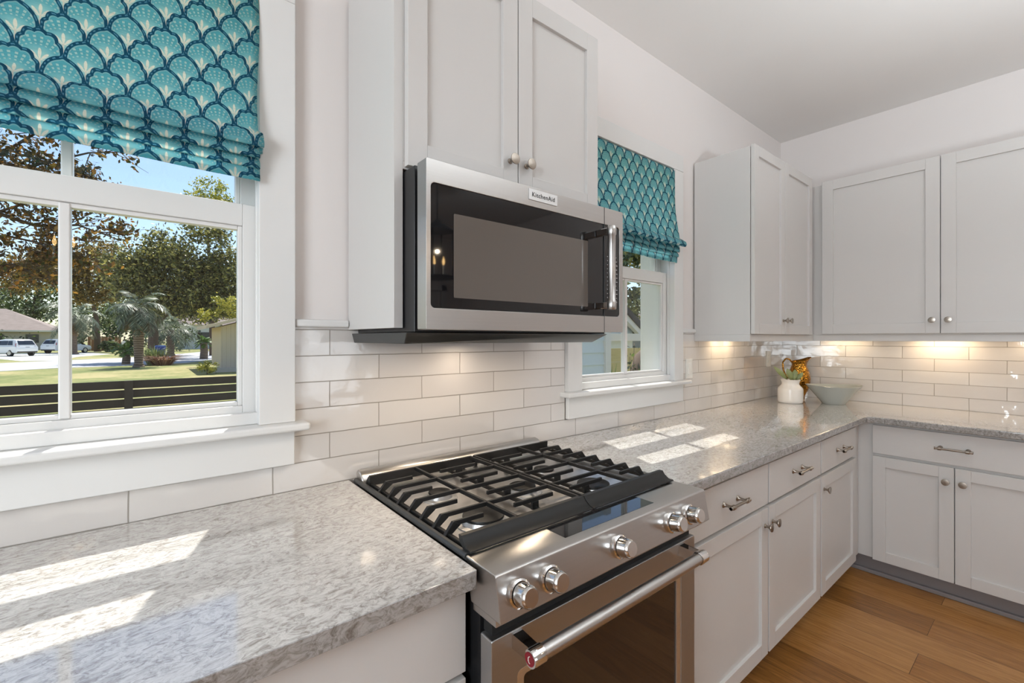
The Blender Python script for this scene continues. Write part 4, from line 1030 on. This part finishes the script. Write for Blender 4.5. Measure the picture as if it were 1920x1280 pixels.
# board fence in front of the lawn
f = empty('board_fence', (-1.8, 8.7, GZ), 'dark stained horizontal board fence just outside the larger window', 'fence')
for k in range(7):
    z1 = 0.630 - 0.157 * k; MB().box(-6.6, 3.0, 8.70, 8.722, z1 - 0.136, z1).build('board', m_board, f)
for x in (-5.0, -2.62, -0.25, 2.14):
    MB().box(x - 0.055, x + 0.055, 8.60, 8.699, GZ, 0.635).build('post', m_board, f)

# cars
def suv(pos, ang, label):
    t = empty('parked_suv', (*pos, GZ), label, 'car', None)
    ca, sa = math.cos(ang), math.sin(ang)
    def W(x, y, z): return (pos[0] + ca * x - sa * y, pos[1] + sa * x + ca * y, GZ + z)
    def loft(secs, mat, name, parent=t):
        m = MB(); vs = []; fs = []
        for (x, ring_) in secs: vs += [W(x, y, z) for (y, z) in ring_]
        n = len(secs[0][1])
        for i in range(len(secs) - 1):
            for k in range(n): k2 = (k + 1) % n; fs.append((i * n + k, i * n + k2, (i + 1) * n + k2, (i + 1) * n + k))
        fs += [tuple(range(n)), tuple(range((len(secs) - 1) * n, len(secs) * n))[::-1]]
        return m.add(vs, fs).build(name, mat, parent, smooth=True, angle=40)
    def rr(hw, z0, z1, r=0.08): return [(hw - r, z0), (hw, z0 + r), (hw, z1 - r), (hw - r, z1), (-hw + r, z1), (-hw, z1 - r), (-hw, z0 + r), (-hw + r, z0)]
    body = loft([(0.0, rr(0.80, 0.55, 0.88)), (0.06, rr(0.88, 0.42, 0.98)), (0.25, rr(0.92, 0.36, 1.06)), (1.2, rr(0.94, 0.32, 1.05)), (3.0, rr(0.94, 0.30, 1.02)), (3.6, rr(0.92, 0.32, 0.99)), (4.3, rr(0.86, 0.38, 0.88)), (4.55, rr(0.74, 0.45, 0.78))], m_carwhite, 'body')
    def gh(hb, ht, z0, z1): return [(hb, z0), (ht, z1 - 0.06), (ht - 0.08, z1), (-ht + 0.08, z1), (-ht, z1 - 0.06), (-hb, z0)]
    loft([(0.10, gh(0.84, 0.80, 0.98, 1.10)), (0.42, gh(0.87, 0.70, 1.0, 1.60)), (0.75, gh(0.88, 0.70, 1.0, 1.68)), (1.8, gh(0.88, 0.70, 1.0, 1.69)), (2.5, gh(0.87, 0.68, 1.0, 1.60)), (3.35, gh(0.80, 0.70, 0.96, 1.05))], m_carwhite, 'cabin', body)
    def quad(name, pts, mat, th=0.02):
        m = MB(); a = [Vector(W(*p)) for p in pts]; n_ = (a[1] - a[0]).cross(a[2] - a[0]).normalized()
        cen = Vector(W(2.0, 0, 1.0)); n_ = n_ if n_.dot(a[0] - cen) > 0 else -n_
        m.hull8([p - n_ * 0.02 for p in a], [p + n_ * th for p in a]); m.build(name, mat, body)
    quad('rear_window', [(0.135, -0.68, 1.12), (0.135, 0.68, 1.12), (0.385, 0.60, 1.54), (0.385, -0.60, 1.54)], m_carglass)
    quad('windscreen', [(3.25, -0.68, 1.08), (3.25, 0.68, 1.08), (2.6, 0.62, 1.56), (2.6, -0.62, 1.56)], m_carglass)
    for s in (-1, 1):
        for (xa, xb, xc, xd) in ((0.55, 1.15, 1.15, 0.72), (1.22, 2.05, 2.05, 1.22), (2.12, 3.0, 2.5, 2.12)):
            quad('side_window', [(xa, s * 0.855, 1.10), (xb, s * 0.855, 1.10), (xc, s * 0.735, 1.52), (xd, s * 0.735, 1.52)], m_carglass)
        quad('tail_light', [(0.05, s * 0.60, 0.92), (0.16, s * 0.885, 0.92), (0.30, s * 0.80, 1.26), (0.22, s * 0.70, 1.26)], m_red)
        for x in (0.85, 3.55):
            wx, wy, wz = W(x, s * 0.93, 0.34); ax = (-sa * s, ca * s, 0)
            wh = MB().lathe([(0.0, -0.20), (0.33, -0.20), (0.345, -0.17), (0.345, -0.03), (0.33, 0.0), (0.23, 0.005), (0.0, 0.005)], (wx, wy, wz), ax, 24, cap=False).build('wheel', m_tyre, t, smooth=True)
            MB().lathe([(0.22, 0.006), (0.20, 0.015), (0.05, 0.012), (0.0, 0.012)], (wx, wy, wz), ax, 20, cap=False).build('rim', m_alloy, wh)
    quad('licence_plate', [(0.022, -0.16, 0.80), (0.022, 0.16, 0.80), (0.03, 0.16, 0.93), (0.03, -0.16, 0.93)], m_darkgrey)
    quad('lower_bumper', [(0.07, -0.80, 0.36), (0.07, 0.80, 0.36), (0.04, 0.80, 0.52), (0.04, -0.80, 0.52)], m_black)
    return t
suv((-9.15, 63.0), R(98.5 + 33), 'white parked SUV at the left edge, showing its red tail lights')
suv((-8.9, 72.0), R(96 - 46), 'white parked SUV on the driveway, turned away to the right')

# houses and small things across the road
M = Mat('shingles', lin((150, 134, 126)), 0.9); M.set('Base Color', M.mix(M.noise(M.coord((1, 1, 4)), 1.2, 5, 0.7), lin((120, 106, 100)), lin((176, 160, 152)))); m_shingle = M.m
m_housewall = Mat('house_wall', lin((196, 192, 186)), 0.8).m; m_dkwin = Mat('house_window', lin((60, 66, 72)), 0.15).m
h = empty('far_house', (-24, 104, GZ), 'low house with a wide grey-brown roof behind the parked cars', 'house')
MB().box(-44, -11.6, 99, 111, GZ, 2.55).build('wall', m_housewall, h)
MB().add([(-45, 97.8, 2.55), (-10.6, 97.8, 2.55), (-10.6, 112, 2.55), (-45, 112, 2.55), (-45, 105, 6.1), (-17.5, 105, 6.1)], [(0, 1, 5, 4), (1, 2, 5), (2, 3, 4, 5), (3, 0, 4), (3, 2, 1, 0)]).build('roof', m_shingle, h)
MB().box(-45, -10.6, 97.75, 97.8, 2.38, 2.62).build('fascia', m_trim, h)
for x in (-22, -17.5, -13.8): MB().box(x - 0.7, x + 0.7, 98.93, 99.0, 0.7, 2.0).build('window', m_dkwin, h)
h = empty('white_house', (9, 92, GZ), 'pale far house with dark shutters between the palm and the shed', 'house')
MB().box(4.5, 18, 90, 98, GZ, 3.6).build('wall', Mat('pale_siding', lin((214, 218, 220)), 0.8).m, h)
MB().add([(3.9, 89, 3.6), (18.6, 89, 3.6), (18.6, 99, 3.6), (3.9, 99, 3.6), (3.9, 94, 6.6), (18.6, 94, 6.6)], [(0, 1, 5, 4), (2, 3, 4, 5), (1, 2, 5), (3, 0, 4), (3, 2, 1, 0)]).build('roof', m_shingle, h)
for x in (7.5, 10.6): 
    wq = MB().box(x - 0.6, x + 0.6, 89.9, 90.0, 0.6, 2.4).build('window', m_dkwin, h)
    for s in (-1, 1): MB().box(x + s * 0.85 - 0.22, x + s * 0.85 + 0.22, 89.92, 90.0, 0.6, 2.4).build('shutter', m_board, wq)
M = Mat('wood_gate', lin((134, 96, 66)), 0.8); M.set('Base Color', M.mix(M.noise(M.coord((6, 1, 1)), 2, 3), lin((110, 76, 50)), lin((150, 110, 78)))); m_gate = M.m
f = empty('wooden_fence', (-4.6, 86, GZ), 'brown plank fence seen left of the stout palm', 'fence')
for k in range(10): MB().box(-6.6 + k * 0.36, -6.6 + k * 0.36 + 0.34, 86, 86.05, GZ, 1.65).build('plank', m_gate, f)
MB().box(-6.6, -3.0, 86.051, 86.12, 1.2, 1.35).build('rail', m_gate, f)
p = empty('mailbox', (-1.77, 55.4, GZ), 'white mailbox on a post by the road, left of the palm', 'mailbox')
MB().box(-1.83, -1.71, 55.34, 55.46, GZ, 0.75).build('post', m_trim, p)
MB().prism([(-1.92 + 0.3 + 0.15 * math.cos(R(a)) - 0.15, 0.98 + 0.15 * math.sin(R(a))) for a in range(0, 181, 20)] + [(-1.92, 0.75), (-1.62, 0.75)], 'y', 55.1, 55.65).build('box', m_trim, p)
p = empty('recycling_bin', (0.75, 41.8, GZ), 'blue wheeled bin behind the clump of dry grass', 'bin')
m_blue = Mat('blue_plastic', lin((36, 74, 170)), 0.4).m
MB().hull8([(0.50, 41.55, GZ + 0.08), (1.00, 41.55, GZ + 0.08), (1.00, 42.05, GZ + 0.08), (0.50, 42.05, GZ + 0.08)], [(0.42, 41.45, 0.72), (1.08, 41.45, 0.72), (1.08, 42.15, 0.72), (0.42, 42.15, 0.72)]).build('bin_body', m_blue, p)
MB().hull8([(0.39, 41.42, 0.722), (1.11, 41.42, 0.722), (1.11, 42.18, 0.722), (0.39, 42.18, 0.722)], [(0.48, 41.5, 0.80), (1.02, 41.5, 0.80), (1.02, 42.1, 0.84), (0.48, 42.1, 0.84)]).build('lid', Mat('blue_lid', lin((96, 128, 196)), 0.35).m, p)
for s in (0.52, 0.98): MB().lathe([(0.1, -0.03), (0.1, 0.03)], (s, 42.08, GZ + 0.1), (1, 0, 0), 14).build('wheel', m_tyre, p)
# tan shed
M = Mat('tan_panel_siding', lin((206, 192, 174)), 0.8); wv = M.node('ShaderNodeTexWave', wave_type='BANDS', bands_direction='X', wave_profile='SAW'); M.link(M.coord(), wv.inputs[0]); wv.inputs['Scale'].default_value = 1.6
M.bump(X(M.nt, wv.outputs['Fac']).ss(0.0, 0.12), 0.8, 0.02); m_tan = M.m
s = empty('garden_shed', (5.0, 28.5, GZ), 'tan shed with vertical panelling at the right edge of the larger window', 'shed')
MB().prism([(3.0, -0.2), (7.0, -0.2), (7.0, 1.97), (5.0, 2.6), (3.0, 1.97)], 'y', 26.6, 31).build('wall', m_tan, s)
for sx in (-1, 1):
    MB().hull8([(5.0, 25.9, 2.70), (5.0, 31.6, 2.70), (5.0 + sx * 2.7, 31.6, 1.86), (5.0 + sx * 2.7, 25.9, 1.86)], [(5.0, 25.9, 2.84), (5.0, 31.6, 2.84), (5.0 + sx * 2.7, 31.6, 2.02), (5.0 + sx * 2.7, 25.9, 2.02)]).build('roof_slope', Mat('tan_roof', lin((214, 196, 176)), 0.8).m if sx < 0 else bpy.data.materials['tan_roof'], s)
MB().box(2.55, 7.4, 26.2, 26.6, GZ, -0.18).build('step', Mat('pale_brick', lin((206, 196, 184)), 0.9).m, s)

# ---- seen through the window beside the microwave
M = Mat('pale_lap_siding', lin((206, 218, 224)), 0.6); m_siding = M.m
s = empty('siding_wall', (4.4, 2.85, GZ), 'pale blue lap-sided wall just outside the window beside the microwave', 'house wall')
m = MB()
for k in range(20):
    z = GZ + 0.172 * k; m.hull8([(3.6, 2.80, z), (5.12, 2.80, z), (5.12, 2.95, z), (3.6, 2.95, z)], [(3.6, 2.82, z + 0.176), (5.12, 2.82, z + 0.176), (5.12, 2.95, z + 0.176), (3.6, 2.95, z + 0.176)])
m.build('lap_siding', m_siding, s)
MB().box(5.12, 5.24, 2.775, 2.97, GZ, 3.04).build('corner_board', m_trim, s)
M = Mat('new_pine', lin((206, 186, 128)), 0.7); M.set('Base Color', M.mix(M.noise(M.coord((1, 1, 12)), 2.5, 4), lin((190, 168, 108)), lin((220, 202, 146)))); m_pine = M.m
f = empty('pine_fence', (9.5, 5.0, GZ), 'yellow pine board fence outside the window beside the microwave', 'fence')
for k in range(5):
    z1 = 1.13 - 0.31 * k; MB().box(6.6, 14, 4.98, 5.01, z1 - 0.304, z1).build('board', m_pine, f)
for x in (7.4, 9.6, 11.8): MB().box(x - 0.05, x + 0.05, 5.011, 5.11, GZ, 1.10).build('post', m_pine, f)
h = empty('gable_house', (10.4, 9, GZ), 'white gabled outbuilding with a dark roof beyond the pine fence', 'house')
MB().prism([(8.9, GZ), (11.85, GZ), (11.85, 1.60), (10.4, 2.55), (8.9, 1.60)], 'y', 7.2, 11).build('wall', m_siding, h)
m_dkroof = Mat('dark_shingles', lin((70, 66, 64)), 0.9).m
for sx in (-1, 1):
    MB().hull8([(10.4, 6.9, 2.62), (10.4, 11.3, 2.62), (10.4 + sx * 1.74, 11.3, 1.50), (10.4 + sx * 1.74, 6.9, 1.50)], [(10.4, 6.9, 2.82), (10.4, 11.3, 2.82), (10.4 + sx * 1.80, 11.3, 1.66), (10.4 + sx * 1.80, 6.9, 1.66)]).build('roof_slope', m_dkroof, h)
    MB().hull8([(10.4, 6.95, 2.42), (10.4, 7.1, 2.42), (10.4 + sx * 1.60, 7.1, 1.40), (10.4 + sx * 1.60, 6.95, 1.40)], [(10.4, 6.95, 2.615), (10.4, 7.1, 2.615), (10.4 + sx * 1.66, 7.1, 1.545), (10.4 + sx * 1.66, 6.95, 1.545)]).build('rake_board', m_trim, h)
MB().box(8.85, 11.95, 6.90, 6.945, 1.28, 1.50).build('beam', m_trim, h)
h = empty('grey_house', (17.5, 12.5, GZ), 'blue-grey building behind the pine fence at the right', 'house')
MB().box(13.5, 22, 12.0, 14.5, GZ, 1.75).build('wall', Mat('blue_grey_siding', lin((122, 134, 142)), 0.8).m, h)
MB().add([(13.1, 11.6, 1.75), (22.4, 11.6, 1.75), (22.4, 14.9, 1.75), (13.1, 14.9, 1.75), (14.6, 12.5, 2.7), (21, 12.5, 2.7)], [(0, 1, 5, 4), (2, 3, 4, 5), (1, 2, 5), (3, 0, 4), (3, 2, 1, 0)]).build('roof', m_shingle, h)
o = MB().lathe([(0.0, 0.0), (0.24, 0.0), (0.30, 0.35), (0.36, 0.9), (0.35, 1.2), (0.27, 1.45), (0.14, 1.57), (0.0, 1.6)], (7.18, 3.42, GZ), (0, 0, 1), 20, cap=False).build('garden_boulder', Mat('brown_stone', lin((104, 86, 74)), 0.9).m, smooth='all', label='tall rounded brown boulder in front of the pine fence', cat='boulder')
s = empty('sapling', (6.29, 3.15, GZ), 'thin leafy sapling in front of the pine fence', 'plant'); rg = np.random.default_rng(90); m = MB(); P = []
for (dx, dz, top) in ((0, 0, 1.27), (0.12, -0.05, 0.95), (-0.12, 0.03, 1.05), (0.05, 0.0, 0.8)):
    b0 = np.array([6.29, 3.15, GZ]); b1 = np.array([6.29 + dx * 0.4, 3.15, 0.55]); b2 = np.array([6.29 + dx, 3.13, top]); m.tube([b0, b1, b2], [0.012, 0.008, 0.004], 6)
    for k in range(14): P.append(b1 + (b2 - b1) * rg.random() + rg.normal(size=3) * np.array([0.035, 0.04, 0.03]))
    for k in range(12): P.append(b1 + np.array([0, 0, -0.15]) + rg.normal(size=3) * np.array([0.08, 0.06, 0.10]))
m.build('stems', m_bark, s, smooth=True); leaves_at('leaves', L_dark, s, np.array(P), 0.085, rg, 0.5)
g = empty('spiky_grass', (7.31, 4.26, GZ), 'spiky green grass tuft by the lap-sided wall corner', 'grass clump', None, 'thing'); blades('blades', L_sago, g, (7.15, 4.42, GZ), 0.30, 1.35, 90, 91, 0.018, 0.4)
tree('magnolia_tree', 'dark glossy leafed tree above the gabled outbuilding', (15.6, 9.0, GZ), [([(15.6, 9.0, GZ), (15.4, 8.9, 2), (15.0, 8.8, 4.2)], 0.16, 0.05)],
     [((14.6, 9.0, 2.7), (1.3, 0.8, 0.6), 800), ((15.9, 8.9, 3.3), (0.9, 0.8, 0.9), 1200), ((14.4, 9.2, 4.75), (2.2, 0.9, 0.55), 3200), ((16.4, 8.9, 4.5), (1.0, 0.8, 0.9), 1200)], L_oak, 0.2, 92)
tree('lime_tree', 'pale green sunlit tree behind the gabled outbuilding', (20.5, 17.6, GZ), [([(20.5, 17.6, GZ), (20.5, 17.6, 4.0)], 0.15, 0.06)], [((19.0, 17.6, 4.0), (1.7, 1.0, 1.5), 900), ((21.6, 17.6, 3.8), (1.2, 1.0, 1.0), 600)], L_yellow, 0.2, 93)
